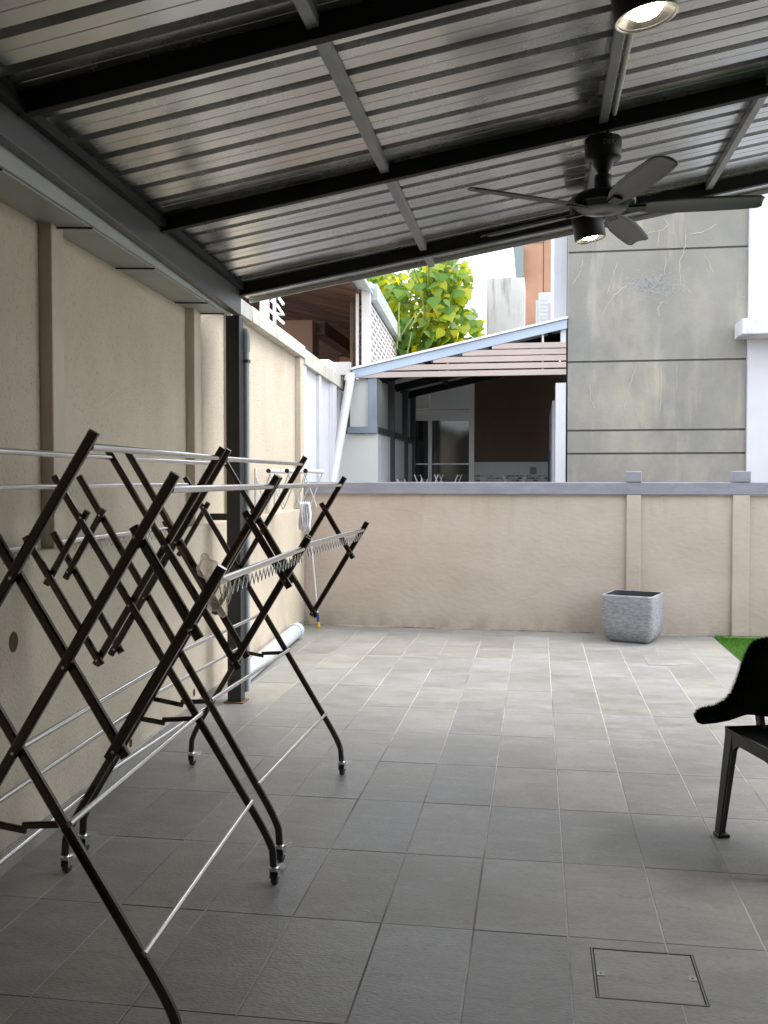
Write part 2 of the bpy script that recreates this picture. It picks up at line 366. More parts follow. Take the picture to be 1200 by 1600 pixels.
# ------------------------------------------------------------------ ground and floor
g = MB().box((-120,-120,-.30), (120,160,-.06)).build('ground', EARTH); tag(g, kind='structure')
floor = empty('floor', (0,0,0)); tag(floor, kind='structure')
def clip(poly, a, b, c):
    """keep a*x+b*y <= c"""
    out = []
    for i in range(len(poly)):
        p, q = poly[i], poly[(i+1) % len(poly)]; dp, dq = a*p[0]+b*p[1]-c, a*q[0]+b*q[1]-c
        if dp <= 0: out.append(p)
        if dp*dq < 0: t = dp/(dp-dq); out.append((p[0]+(q[0]-p[0])*t, p[1]+(q[1]-p[1])*t))
    return out
TX0, TY0 = -1.0973, 4.2806
GAP = .0050; GAPY = .0026
def tmesh():
    w, l = .3-GAP, .6-GAPY; c = .0012
    vs = [(-w/2,-l/2,-.014),(w/2,-l/2,-.014),(w/2,l/2,-.014),(-w/2,l/2,-.014),
          (-w/2,-l/2,-c),(w/2,-l/2,-c),(w/2,l/2,-c),(-w/2,l/2,-c),
          (-w/2+c,-l/2+c,0),(w/2-c,-l/2+c,0),(w/2-c,l/2-c,0),(-w/2+c,l/2-c,0)]
    fs = [(0,1,5,4),(1,2,6,5),(2,3,7,6),(3,0,4,7),(4,5,9,8),(5,6,10,9),(6,7,11,10),(7,4,8,11),(8,9,10,11)]
    b = MB(); b.add(vs, fs); me = b.mesh('floor_tile'); me.materials.append(TILE); return me
TMESH = tmesh()
COVER = (.168, .476, 2.722, 3.022)
TURFX = 1.61
n_t = 0
# left wall face: x >= XW(y)  ->  -x - .05796*y <= 2.296 - .05796*9.388 ... back wall: below its face line
lw_c = 2.296 - .05796*9.388
ta = math.tan(CWR)
def put_tile(poly, c):
    b = MB(); b.prism([(x-c[0], y-c[1]) for x, y in poly], -.014, 0)
    o = b.build('floor_tile', TILE, floor, loc=(c[0], c[1], 0)); return o
for i in range(-5, 10):
    for j in range(-5, 9):
        x0, x1 = TX0+.3*i, TX0+.3*(i+1); y0, y1 = TY0+.6*j, TY0+.6*(j+1)
        if y1 < 1.2: continue
        h = GAP/2; y0 += GAPY/2-h; y1 -= GAPY/2-h; c = ((x0+x1)/2, (y0+y1)/2)
        poly = [(x0+h,y0+h),(x1-h,y0+h),(x1-h,y1-h),(x0+h,y1-h)]
        full = poly[:]
        poly = clip(poly, -1, -.05796, lw_c-.004)
        if poly: poly = clip(poly, -ta, 1, CW0.y-ta*CW0.x-.004)
        if poly: poly = clip(poly, 1, 0, TURFX)
        if len(poly) < 3: continue
        if i == 4 and j == -3:
            cx0, cx1, cy0, cy1 = COVER
            put_tile([(x0+h,y0+h),(x1-h,y0+h),(x1-h,cy0),(cx0,cy0),(cx0,cy1),(x1-h,cy1),(x1-h,y1-h),(x0+h,y1-h)], c); continue
        if i == 5 and j == -3:
            put_tile([(x0+h,y0+h),(x1-h,y0+h),(x1-h,y1-h),(x0+h,y1-h),(x0+h,cy1),(cx1,cy1),(cx1,cy0),(x0+h,cy0)], c); continue
        if len(poly) == 4 and all(abs(a[0]-b_[0])+abs(a[1]-b_[1]) < 1e-6 for a, b_ in zip(poly, full)):
            o = link('floor_tile', TMESH, floor, loc=(c[0]+random.uniform(-.0006,.0006), c[1], random.uniform(-.0006,.0006)))
            if random.random() < .5: o.rotation_euler = (0, 0, math.pi)
        else: put_tile(poly, c)
b = MB(); b.box((-2.4,-1.4,-.05), (TURFX,9.6,-.0045)); go = b.build('grout_bed', GROUTD, floor)
for i in range(-4, 10):
    xg = TX0+.3*i; y_lo = max(1.2, (-2.296-xg)/.05796+9.388+.02); y_hi = CW0.y+ta*(xg-CW0.x)-.006
    if y_lo < y_hi-.1: MB().box((xg-.0024, y_lo, -.0040), (xg+.0024, y_hi, -.0011)).build('grout_line', GROUT, floor)

# inspection cover let into the floor
cx0, cx1, cy0, cy1 = COVER
ic = empty('inspection_cover', ((cx0+cx1)/2,(cy0+cy1)/2,0), 0, 'tiled metal inspection cover let into the floor near the camera', 'access cover')
hx, hy = (cx1-cx0)/2-.003, (cy1-cy0)/2-.003
b = MB()
for a_, b_ in (((-hx,-hy,-.02),(hx,-hy+.004,.001)),((-hx,hy-.004,-.02),(hx,hy,.001)),((-hx,-hy+.004,-.02),(-hx+.004,hy-.004,.001)),((hx-.004,-hy+.004,-.02),(hx,hy-.004,.001))): b.box(a_, b_)
b.build('cover_frame', mat('dull_brass_edge', (.26,.22,.18), .5, .6), ic)
b = MB().box((-hx,-hy,-.03), (hx,hy,-.018)).build('cover_tray', GROOVE, ic)
g_ = .0075
MB().box((-hx+g_,-hy+g_,-.016), (hx-g_,hy-g_,-.0005)).build('cover_tile', TILE, ic, bevel=.001)
for s in (-1, 1):
    kp = MB().box((-.011,-.013,-.001), (.011,.013,.0012)).build('key_plate', mat('steel_plate', (.42,.40,.37), .5, .5), ic, loc=(s*(hx-.02), .005*s-.005, 0))
    MB().lathe([(.0001,.0016),(.004,.0016),(.004,.0012)], (0,0,0), 10).build('key_hole', BLKPL, kp)
# second, small cover further out, only its joint lines show
sc2 = empty('floor_trap', (.985,8.02,0), 0, 'small tiled floor trap with a white scratch near the grey planter', 'access cover')
MB().box((-.12,-.24,-.003), (.12,.24,.0012)).build('trap_tile', TILE, sc2)
for ya_, z0_, z1_ in ((-.244,-.003,.0009),(-.11,.0006,.0016)): MB().box((-.124,ya_,z0_),(.124,ya_+.004,z1_)).build('trap_joint', GROOVE, sc2)

# ------------------------------------------------------------------ turf strip at the right
def blades(n, fx, m, hmin, hmax, w, name, parent=None):
    v = []; f = []
    for k in range(n):
        (x, y, z, nx, ny, nz) = fx(k); h = random.uniform(hmin, hmax); a = random.uniform(0, 6.283)
        dx, dy = math.cos(a)*w/2, math.sin(a)*w/2; lx, ly = random.gauss(0, .35)*h, random.gauss(0, .35)*h
        i = len(v); v += [(x-dx,y-dy,z),(x+dx,y+dy,z),(x+nx*h+lx,y+ny*h+ly,z+nz*h)]; f.append((i,i+1,i+2))
    me = bpy.data.meshes.new(name); me.from_pydata(v, [], f); me.materials.append(m)
    return link(name, me, parent)
t = MB().box((TURFX+.006,1.2,-.05), (4.2,9.27,-.004)).build('turf_base', mat('turf_backing', (.03,.07,.015), .9)); tag(t, kind='structure')
tb = blades(46000, lambda k: (random.uniform(TURFX+.012,2.7), 9.25-7*random.random()**2.2, -.006, 0, 0, 1), GRASS, .018, .034, .004, 'turf_grass')
tag(tb, 'bright green artificial turf along the edge of the tiles', 'turf', kind='stuff')
ks = MB().box((1.70,9.20,-.05), (2.6,9.262,.012)).build('wall_footing', mat('footing_cement', (.46,.40,.33), .9, col2=(.52,.46,.38), scale=9)); tag(ks, kind='structure')

# ------------------------------------------------------------------ left boundary wall (local x = out of the wall, y = along it)
LW = empty('boundary_wall', (XW(0), 0, 0), SK, 'tall cream rendered boundary wall with pilasters along the left side', 'wall')
def ly(Y): return Y/math.cos(SK)
RC = .058
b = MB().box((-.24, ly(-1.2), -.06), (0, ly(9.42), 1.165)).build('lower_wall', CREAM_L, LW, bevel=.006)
b = MB().box((-.24, ly(-1.2), 1.1655), (-RC, ly(9.40), 2.655)).build('upper_wall', CREAM_L, LW)
for ya, yb in ((1.75,1.9),(3.735,3.85),(5.72,5.86),(6.62,6.76),(9.25,9.415)):
    MB().box((-RC-.002, ly(ya), 1.167), (-.001, ly(yb), 2.654)).build('pilaster', CREAM, LW, bevel=.006)
MB().box((-.24, ly(6.20), 2.656), (.012, ly(7.18), 2.772)).build('coping', GREYCEM, LW, bevel=.004)
MB().box((-.24, ly(7.185), 2.656), (.016, ly(9.42), 2.775)).build('coping', OLDCOPE, LW, bevel=.006)
MB().box((-.24, ly(-1.2), 2.656), (-RC, ly(6.195), 2.77)).build('coping', OLDCOPE, LW)
y = 1.3
while y < 9.3:
    e = min(y+.597, 9.36)
    MB().box((.0005, ly(y), -.004), (.011, ly(e), .075)).build('skirting_tile', TILE, LW, bevel=.0015); y += .6
MB().box((.0004, ly(1.3), .0755), (.007, ly(9.36), .082)).build('skirting_grout', GROUT, LW)
def on_wall(px, py):
    # point of the wall face along a measured sight line
    d = at(px, py, 1.0)-Vector((0,0,CAM_H)); n = Vector((1,.05796,0)); t_ = (Vector((XW(0),0,0))-Vector((0,0,CAM_H))).dot(n)/d.dot(n)
    return Vector((0,0,CAM_H))+d*t_
for px, py, rw, rh in ((21,1003,.036,.040),(204,1161,.020,.022),(303,1082,.02,.025)):
    P = on_wall(px, py); L_ = LW.matrix_basis.inverted() if False else None
    q = Matrix.Rotation(-SK, 3, 'Z') @ (P-Vector((XW(0),0,0)))
    M = Matrix(((0,0,1),(1,0,0),(0,1,0)))
    hb = MB().lathe([(rw,.0),(rw*.86,.0035),(rw*.7,.001),(.0005,.0008)], (0,0,0), 16, M)
    hb.build('weep_hole', RUST, LW, loc=(q.x, q.y, q.z)).scale = (1, 1, rh/rw)

# the neighbour's white continuation of that wall
NW = empty('white_boundary_wall', (XW(9.44), 9.44, 0), SK, 'white streaked boundary wall with weathered coping beyond the back wall', 'wall')
MB().box((-.22,0,-.06), (-.035,11,2.60)).build('wall_panel', WHITEW, NW)
for k, ya in enumerate((.0,.92,1.90,2.9,4.2,5.6,7.2)):
    MB().box((-.036, ya, -.06), (-.002, ya+.14, 2.598)).build('pilaster', WHITEW, NW, bevel=.004)
for ya, yb in ((0,.98),(.985,1.93),(1.935,2.62)):
    MB().box((-.23, ya, 2.601), (.014, yb, 2.755)).build('coping', OLDCOPE, NW, bevel=.006)

# ------------------------------------------------------------------ back boundary wall
BW = empty('back_wall', CW0, CWR, 'low beige rendered wall with grey painted coping across the back of the yard', 'wall')
BWN = MB()
# slightly uneven render: a grid face
nx, nz = 60, 16
vs_, fs_ = [], []
for a_ in range(nx+1):
    for c_ in range(nz+1):
        x = -.05+6.6*a_/nx; z = -.06+1.37*c_/nz
        vs_.append((x, .003*math.sin(x*5.1+z*3)+.0025*math.sin(x*1.7-z*7.3), z))
for a_ in range(nx):
    for c_ in range(nz): i = a_*(nz+1)+c_; fs_.append((i, i+nz+1, i+nz+2, i+1))
BWN.add(vs_, fs_, True); BWN.box((-.05,.012,-.06), (6.55,.16,1.308))
BWN.build('wall_body', BACKW, BW)
MB().box((-.02,-.035,1.312), (6.55,.20,1.430)).build('coping', COPE, BW, bevel=.008)
def bx(px, py): # along the wall
    p = at(px, py, 9.33); return (p.x-CW0.x)/math.cos(CWR)
for pa, pb in ((978,1000),(1142,1168),(1330,1356)):
    xa, xb = bx(pa, 880), bx(pb, 880)
    MB().box((xa,-.032,-.05), (xb,.006,1.311)).build('pilaster', BACKW, BW, bevel=.006)
    MB().box((xa-.004,-.045,1.431), (xb+.006,.14,1.532)).build('pier_cap', COPE, BW, bevel=.008)
MB().bar((.02,-.006,.004), (3.9,-.006,.004), .012, .012).build('base_joint', GROUT, BW)

# ------------------------------------------------------------------ patio canopy: rafters, purlins, deck, eaves beam, gutter, post
RF = empty('patio_canopy', (0,0,0), 0, 'sloping metal patio canopy with dark rafters and ribbed galvanised deck overhead', 'canopy')
X_L, X_R = -1.93, 3.05
YR = (.09, 1.58, 3.07, 4.535, 6.08)
for Y in YR:
    xl = XW(Y)+.20
    b = MB(); b.add([(x, y, ZB(x)+dz) for x in (xl, X_R) for y, dz in ((Y-.023,0),(Y+.023,0),(Y+.023,.074),(Y-.023,.074))],
        [(0,3,2,1),(4,5,6,7),(0,1,5,4),(1,2,6,5),(2,3,7,6),(3,0,4,7)])
    b.build('rafter', STEEL_BLK, RF, bevel=.004)
bays = [(-1.0,YR[0]-.024)] + [(YR[k]+.024, YR[k+1]-.024) for k in range(4)] + [(YR[4]+.024, 6.53)]
for X in (-.71, .285, 1.0, 2.0):
    for ya, yb in bays:
        s0, s1 = X-.02, X+.02
        MB().add([(x, y, ZB(x)+dz) for y in (ya, yb) for x, dz in ((s0,.033),(s1,.033),(s1,.073),(s0,.073))],
            [(0,3,2,1),(4,5,6,7),(0,1,5,4),(1,2,6,5),(2,3,7,6),(3,0,4,7)]).build('purlin', PURLIN, RF, bevel=.003)
# deck sheets: four ribs each
PIT = .2
def deck_profile(y0, n):
    P = []
    for k in range(n):
        a_ = y0+k*PIT
        P += [(a_,0),(a_+.066,0),(a_+.069,.0025),(a_+.072,0),(a_+.146,0),(a_+.151,.042),(a_+.193,.042),(a_+.2,0)]
    return P
ysh = -1.07; sh = 0
while ysh < 6.4:
    n = 4 if ysh+.8 < 6.6 else 2
    pr = deck_profile(ysh, n) + [(ysh+n*PIT+.03, 0)]; b = MB(); zo = .0755 + (.0012 if sh % 2 else 0)
    nxs = 14; vs_ = []; fs_ = []
    for a_ in range(nxs+1):
        x_ = None
        for (yy, dz) in pr:
            xl = XW(yy)+.150; x = xl+(X_R-xl)*a_/nxs
            vs_.append((x, yy, ZB(x)+zo+dz))
    m_ = len(pr)
    for a_ in range(nxs):
        for k in range(m_-1): i = a_*m_+k; fs_.append((i, i+1, i+m_+1, i+m_))
    b.add(vs_, fs_); b.build('roof_sheet', DECK, RF)
    ysh += n*PIT; sh += 1
YF = ysh
# front edge trim
b = MB(); b.add([(x, y, ZB(x)+dz) for x in (X_L-.05, X_R) for y, dz in ((YF,.052),(YF+.012,.052),(YF+.012,.118),(YF,.118))],
    [(0,3,2,1),(4,5,6,7),(0,1,5,4),(1,2,6,5),(2,3,7,6),(3,0,4,7)])
b.build('edge_trim', mat('deck_trim', (.50,.49,.48), .4, .4), RF)
# eaves beam and gutter run parallel to the left wall
E = empty('eaves', (XW(0), 0, 0), SK); E.parent = RF
def epart(b, name, m, bevel=0): return b.build(name, m, RF, bevel=bevel)
Rz = Matrix.Rotation(SK, 4, 'Z'); T0 = Matrix.Translation((XW(0), 0, 0)) @ Rz
bpy.data.objects.remove(E)
zf = ZB(-1.9)
zb1, zb0 = 2.513, 2.640      # the beam is deeper at the post end
MB().add([T0 @ Vector((x, y, z)) for y, z0_ in ((ly(-1), zb0), (ly(6.10), zb1)) for x, z in ((.150,z0_),(.198,z0_),(.198,zf+.066),(.150,zf+.066))],
    [(0,3,2,1),(4,5,6,7),(0,1,5,4),(1,2,6,5),(2,3,7,6),(3,0,4,7)]).build('eaves_beam', STEEL_GRY, RF, bevel=.005)
MB().box((.1985, ly(-1), zf+.035), (.232, ly(6.05), zf+.074), T0).build('deck_angle', STEEL_BLK, RF)
MB().box((.135, ly(-1), zf+.0665), (.16, ly(6.5), zf+.13), T0).build('deck_closure', GUTTER, RF)
zg = 2.500
b = MB(); b.box((.136, ly(-1), zg), (.1485, ly(5.93), zf+.02), T0); b.box((-.0575, ly(-1), zg), (.1355, ly(5.93), zg+.010), T0); b.box((.112, ly(-1), zg-.006), (.1352, ly(5.93), zg-.0005), T0)
b.box((-.05, ly(5.931), zg), (.1485, ly(5.937), zg+.14), T0)
b.build('gutter', GUTTER, RF)
for Yb in (2.35, 3.02, 3.78, 4.55, 5.48, 5.85):
    MB().bar(T0 @ Vector((-.045, ly(Yb), zg-.008)), T0 @ Vector((.146, ly(Yb)+.02, zg-.009)), .007, .009).build('gutter_bracket', STEEL_BLK, RF)
# post, its bracket, grey rainwater pipe
xp = -1.985
MB().box((xp, 6.02, 0), (xp+.092, 6.11, 2.506)).build('post', POST, RF, bevel=.005)
MB().box((xp-.02, 6.00, .0005), (xp+.112, 6.13, .008)).build('base_plate', mat('rusted_plate', (.16,.09,.05), .8), RF)
MB().box((XW(6.05)-.0, 6.035, 1.188), (xp, 6.075, 1.232)).build('wall_strut', POST, RF, bevel=.003)
xq = xp+.090
b = MB(); b.tube([(xq-.07,6.155,2.40),(xq-.03,6.155,2.425),(xq-.008,6.155,2.42),(xq+.002,6.155,2.39),(xq+.002,6.155,2.29)], .030, 12)
b.tube([(xq+.002,6.155,2.30),(xq+.002,6.155,.05)], .023, 12)
pp = b.build('rainwater_pipe', PVCG, RF)
b = MB(); b.tube([(xq+.002,6.155,2.235),(xq+.002,6.155,2.215)], .032, 12); b.box((xq-.03,6.115,2.22),(xq+.03,6.125,2.232)); b.build('pipe_clip', STEEL_GRY, pp)
# conduit beside the purlin
b = MB(); cz = .060
for ya, yb in ((2.6,4.50),(4.57,6.05)):
    b.tube([(.332, ya, ZB(.332)+cz), (.332, yb, ZB(.332)+cz)], .0105, 8)
cdt = b.build('conduit', CONDUIT, RF)
b = MB()
for yc in (3.40, 5.05): b.tube([(.332, yc-.018, ZB(.332)+cz), (.332, yc+.018, ZB(.332)+cz)], .0145, 8)
b.build('conduit_clip', CONDUIT, cdt)
# screws poking through the deck
b = MB()
for k in range(34):
    x = random.uniform(-1.7, 2.2); Y = random.choice(YR[2:])+random.choice((.07,-.05)); b.tube([(x,Y,ZB(x)+.076),(x+.004,Y,ZB(x)+.052)], .0028, 5)
b.build('roofing_screws', STEEL_BLK, RF)['kind'] = 'stuff'

# unseen house walls behind and right of the camera, added to block light
hs = MB().box((X_R+.01,-4,-.06), (X_R+.35,3.4,3.9)); 
h_ = hs.build('house_light_block', mat('light_block_paint', (.55,.50,.43), .8)); tag(h_, kind='structure')
h2 = MB().box((-2.0,-1.75,-.06), (X_R+.0095,-1.50,3.9)).build('house_back_light_block', mat('dark_block_face', (.10,.095,.085), .4)); tag(h2, kind='structure')  # unseen back wall, darkened to keep reflections and fill light low

# ------------------------------------------------------------------ ceiling fan
FX, FY, FZ = .286, 4.535, 2.70
fan = empty('ceiling_fan', (FX, FY, FZ), 0, 'black five bladed ceiling fan hung from the middle rafter', 'fan')
top = ZB(FX)-FZ
b = MB(); b.tube([(-.022,0,top-.03),(-.022,0,top+.012)], .006, 6); b.tube([(.022,0,top-.03),(.022,0,top+.012)], .006, 6); b.box((-.035,-.02,top-.035),(.035,.02,top-.022)); b.build('hanger', FANM, fan)
MB().lathe([(.0005,top-.028),(.078,top-.028),(.083,top-.034),(.083,top-.115),(.078,top-.123),(.048,top-.126),(.044,top-.15),(.022,top-.185),(.0005,top-.186)], (0,0,0), 32).build('fan_canopy', FANM, fan)
MB().tube([(0,0,top-.18),(0,0,.10)], .0135, 12).build('down_rod', FANM, fan)
MB().lathe([(.0005,.128),(.036,.128),(.039,.12),(.039,.055),(.0005,.055)], (0,0,0), 24).build('rod_collar', FANM, fan)
MB().lathe([(.0005,.058),(.06,.056),(.115,.043),(.143,.026),(.147,.012),(.146,-.004),(.138,-.010),(.130,-.010),(.127,-.018),(.117,-.019),(.114,-.027),(.104,-.030)], (0,0,0), 40).build('motor_housing', FANM, fan)
MB().lathe([(.104,-.029),(.10,-.033),(.06,-.037),(.034,-.0378),(.033,-.036),(.0005,-.0365)], (0,0,0), 36).build('bottom_cap', BLADE, fan)
def blade():
    b = MB(); st = [(.10,-.026,.024),(.16,-.038,.034),(.22,-.054,.050),(.34,-.066,.060),(.48,-.066,.060),(.62,-.060,.056),(.675,-.054,.050),(.692,-.036,.036)]
    vs_ = []; fs_ = []
    for r_, a_, c_ in st:
        for t_ in (0,.25,.5,.75,1):
            y = a_+(c_-a_)*t_; cam_ = .008*(1-(2*t_-1)**2)
            vs_ += [(r_, y, cam_+.0025), (r_, y, cam_-.0025)]
    n = 10
    for i in range(len(st)-1):
        for k in range(4):
            o = i*n+2*k; fs_ += [(o, o+2, o+n+2, o+n), (o+1, o+n+1, o+n+3, o+3)]
        fs_ += [(i*n, i*n+n, i*n+n+1, i*n+1), (i*n+8, i*n+9, i*n+n+9, i*n+n+8)]
    fs_ += [(0,1,3,2),(2,3,5,4),(4,5,7,6),(6,7,9,8)]; o = (len(st)-1)*n
    fs_ += [(o+2*k, o+2*k+2, o+2*k+3, o+2*k+1) for k in range(4)]
    b.add(vs_, fs_, True); return b.mesh('fan_blade')
BM_ = blade(); BM_.materials.append(BLADE)
hm = MB(); hm.box((.085,-.02,-.006), (.19,.02,.001)); HM_ = hm.mesh('blade_arm'); HM_.materials.append(FANM)
for k in range(5):
    o = link('fan_blade', BM_, fan, loc=(0,0,-.024)); o.rotation_euler = (rad(-13), 0, rad(-1+72*k)); o.rotation_mode = 'XYZ'
    a_ = link('blade_arm', HM_, o, loc=(0,0,-.001))
# faint maker's lettering on the canopy
tcu = bpy.data.curves.new('logo', 'FONT'); tcu.body = 'DEKA'; tcu.size = .030; tcu.extrude = .0006; tcu.align_x = 'CENTER'
to = bpy.data.objects.new('logo_tmp', tcu); COL.objects.link(to); bpy.context.view_layer.update()
tm = bpy.data.meshes.new_from_object(to.evaluated_get(bpy.context.evaluated_depsgraph_get())); bpy.data.objects.remove(to)
R_ = .0842
for v in tm.vertices:
    a_ = v.co.x/R_; z_ = v.co.y; d_ = v.co.z
    v.co = Vector((math.sin(a_)*(R_+d_), -math.cos(a_)*(R_+d_), z_))
tm.materials.clear(); tm.materials.append(mat('grey_print', (.10,.10,.10), .5)); lo = link('lettering', tm, fan, loc=(0,0,top-.078)); lo.rotation_euler = (0,0,rad(22))

# ------------------------------------------------------------------ ceiling lights
def ceiling_light(loc, label):
    t_ = empty('ceiling_light', loc, 0, label, 'light', 'cylinder lights under the canopy')
    tilt = math.atan(XR_S); Mx = Matrix.Rotation(-tilt, 3, 'Y'); R = .088; Hh = .235
    MB().lathe([(.0005,0),(R,0),(R,-Hh),(R*.95,-Hh-.002),(R*.93,-Hh+.006)], (0,0,0), 36, Mx).build('lamp_body', FANM, t_)
    MB().lathe([(R*.93,-Hh+.006),(R*.74,-Hh+.022),(R*.50,-Hh+.045),(.0005,-Hh+.05)], (0,0,0), 28, Mx).build('reflector', REFL, t_)
    MB().lathe([(R*.56,-Hh+.036),(R*.54,-Hh+.016),(R*.42,-Hh+.006),(R*.2,-Hh+.002),(.0005,-Hh+.001)], (0,0,0), 24, Mx).build('bulb', BULB, t_)
    MB().lathe([(R*1.0,-Hh-.0025),(R*.955,-Hh-.004),(R*.93,-Hh-.001)], (0,0,0), 36, Mx).build('trim_ring', REFL, t_)
    return t_
for Y, lb in ((2.85,'lit black cylinder light at the top edge, nearest the camera'), (5.66,'lit black cylinder light seen just below the fan motor')):
    ceiling_light((.25+(.006 if Y < 4 else 0), Y, ZB(.25)+.032-(.064 if Y < 4 else 0)), lb)

# ------------------------------------------------------------------ drying racks
def bent_leg(s, top, Yo):
    """main leg: straight from its top, through the cross, then bent down to a castor; s = side of the top"""
    P = [(top[0]*s, top[1])]; u0, z0 = -.318*s, .268
    P += [(u0, z0)]
    for k in range(1, 7):
        t_ = k/6; a_ = (1-t_)**2; b_ = 2*t_*(1-t_); c_ = t_*t_
        P.append((a_*u0+b_*(-.375*s)+c_*(-.388*s), a_*z0+b_*.175+c_*.13))
    P.append((-.392*s, .068))
    return [(u, Yo, z) for u, z in P]
TW = .0245
def make_rack(L_):
    r = empty('drying_rack', (0,0,0))
    for end in (0, 1):
        Y = 0 if end == 0 else L_; sg = -1 if end == 0 else 1
        yo, yi = Y+sg*.013, Y-sg*.013
        for s in (1, -1):
            yy = yo if s == 1 else yi
            lg = MB().sweep(bent_leg(s, (.405,1.462), yy), TW, .022, (0,1,0)).build('leg', RACKM, r)
            fx = -.392*s
            b = MB(); b.lathe([(.0005,.074),(.017,.074),(.019,.068),(.017,.058),(.0005,.058)], (fx,yy,0), 14)
            b.box((fx-.016,yy-.004,.028), (fx-.013,yy+.034,.060)); b.box((fx+.013,yy-.004,.028), (fx+.016,yy+.034,.060)); b.box((fx-.016,yy-.010,.056), (fx+.016,yy+.030,.060))
            b.bar((fx-.0,yy+.020,.062), (fx+.030,yy+.066,.050), .020, .003)
            b.tube([(fx-.019,yy+.02,.0255),(fx+.019,yy+.02,.0255)], .005, 8)
            cs = b.build('castor', CHROME, lg)
            Mx = Matrix(((0,0,1),(1,0,0),(0,1,0)))
            MB().lathe([(.004,-.011),(.022,-.011),(.0255,-.007),(.0255,.007),(.022,.011),(.004,.011)], (fx,yy+.02,.0255), 20, Mx).build('castor_wheel', RUBBER, lg)
            # upper bar: top at ±.2, bottom at ∓.26
            MB().sweep([(s*.208,yy,1.562),(-s*.268,yy,.778)], TW, .022, (0,1,0)).build('upper_bar', RACKM, r)
            # wing bar
            MB().sweep([(s*.516,yy,1.243),(s*.236,yy,.781)], TW, .022, (0,1,0)).build('wing_bar', RACKM, r)
            # link between leg top and wing bar (on the other face)
            y2 = yi if s == 1 else yo
            MB().sweep([(s*.292,y2,1.336),(s*.452,y2,1.068)], TW*.95, .020, (0,1,0)).build('link_bar', RACKM, r)
            # brace half
            MB().sweep([(s*.118,Y-sg*.034,.602),(-s*.004,Y-sg*.034,.588+.006*s)], .017, .012, (0,1,0)).build('brace_bar', RACKM, r)
        b = MB()
        for u, z in ((0,1.213),(0,.79),(.129,1.0),(-.129,1.0),(.25,.8),(-.25,.8),(.305,1.313),(-.305,1.313),(.437,1.094),(-.437,1.094)):
            b.tube([(u,Y-.026,z),(u,Y+.026,z)], .0042, 8)
        b.build('pivot_bolts', CHROME, r)['kind'] = 'stuff'
    rails = [(s*u, z, .0095) for s in (1,-1) for u, z in ((.190,1.527),(.386,1.425),(.497,1.206))]
    rails += [(0,.792,.008),(.128,.612,.008),(-.128,.612,.008),(.312,.300,.008),(-.312,.300,.008)]
    for u, z, rr in rails: MB().tube([(u,.004,z),(u,L_-.004,z)], rr, 12).build('rail', CHROME, r)
    for s in (1,-1):
        pts = []; n = int(L_/.024); y0 = .03
        for k in range(n-1): pts.append((s*.497, y0+k*.024, 1.192 if k % 2 == 0 else 1.160))
        MB().tube(pts, .0017, 5).build('peg_wire', CHROME, r)
    return r
RA = make_rack(1.13); RA.location = (-1.246, 2.165, 0); RA.rotation_euler = (0,0,rad(3.4))
RB = copy_tree(RA); RB.location = (-1.347, 3.50, 0); RB.rotation_euler = (0,0,rad(-.7))
tag(RA, 'dark brown folding drying rack nearest the camera, running off the left edge', 'drying rack', 'brown drying racks on castors')
tag(RB, 'dark brown folding drying rack standing farther back, beside the canopy post', 'drying rack', 'brown drying racks on castors')

# ------------------------------------------------------------------ plastic bags on the near rack
def bag(loc, size, label, sd_, tie):
    bm = bmesh.new(); bmesh.ops.create_icosphere(bm, subdivisions=4, radius=1.0); rn = random.Random(sd_)
    w_ = [(Vector((rn.gauss(0,1),rn.gauss(0,1),rn.gauss(0,.6))).normalized(), rn.uniform(2,7), rn.uniform(0,6)) for _ in range(14)]
    for v in bm.verts:
        d_ = v.co.normalized(); q_ = d_*1.9+Vector((sd_*3.1, 0, 0)); q_.z *= .45; f_ = .72+.20*noise.ridged_multi_fractal(q_, 1.1, 2.0, 2, 1.0, 2.0)+.45*noise.noise(d_*1.2+Vector((0, sd_, 0)))
        t_ = d_.z; neck = 1.0-.62*max(0, tie*t_)**2
        v.co = Vector((d_.x*f_*neck*size[0], d_.y*f_*neck*size[1], d_.z*f_*size[2]))
    me = bpy.data.meshes.new('plastic_bag'); bm.to_mesh(me); bm.free(); me.materials.append(FILM); o = link('plastic_bag', me, None, loc=loc)
    for p in me.polygons: p.use_smooth = True
    return tag(o, label, 'bag', 'clear plastic bags on the rack')
p1 = at(343, 928, 2.20); p2 = at(324, 888, 2.26)
bag(p1, (.030,.022,.052), 'crumpled clear plastic bag hanging below the end of the near rail', 3, 1.0)
bag(p2, (.030,.022,.036), 'crumpled clear plastic bag bunched up behind the near wing bar', 11, -1.0)

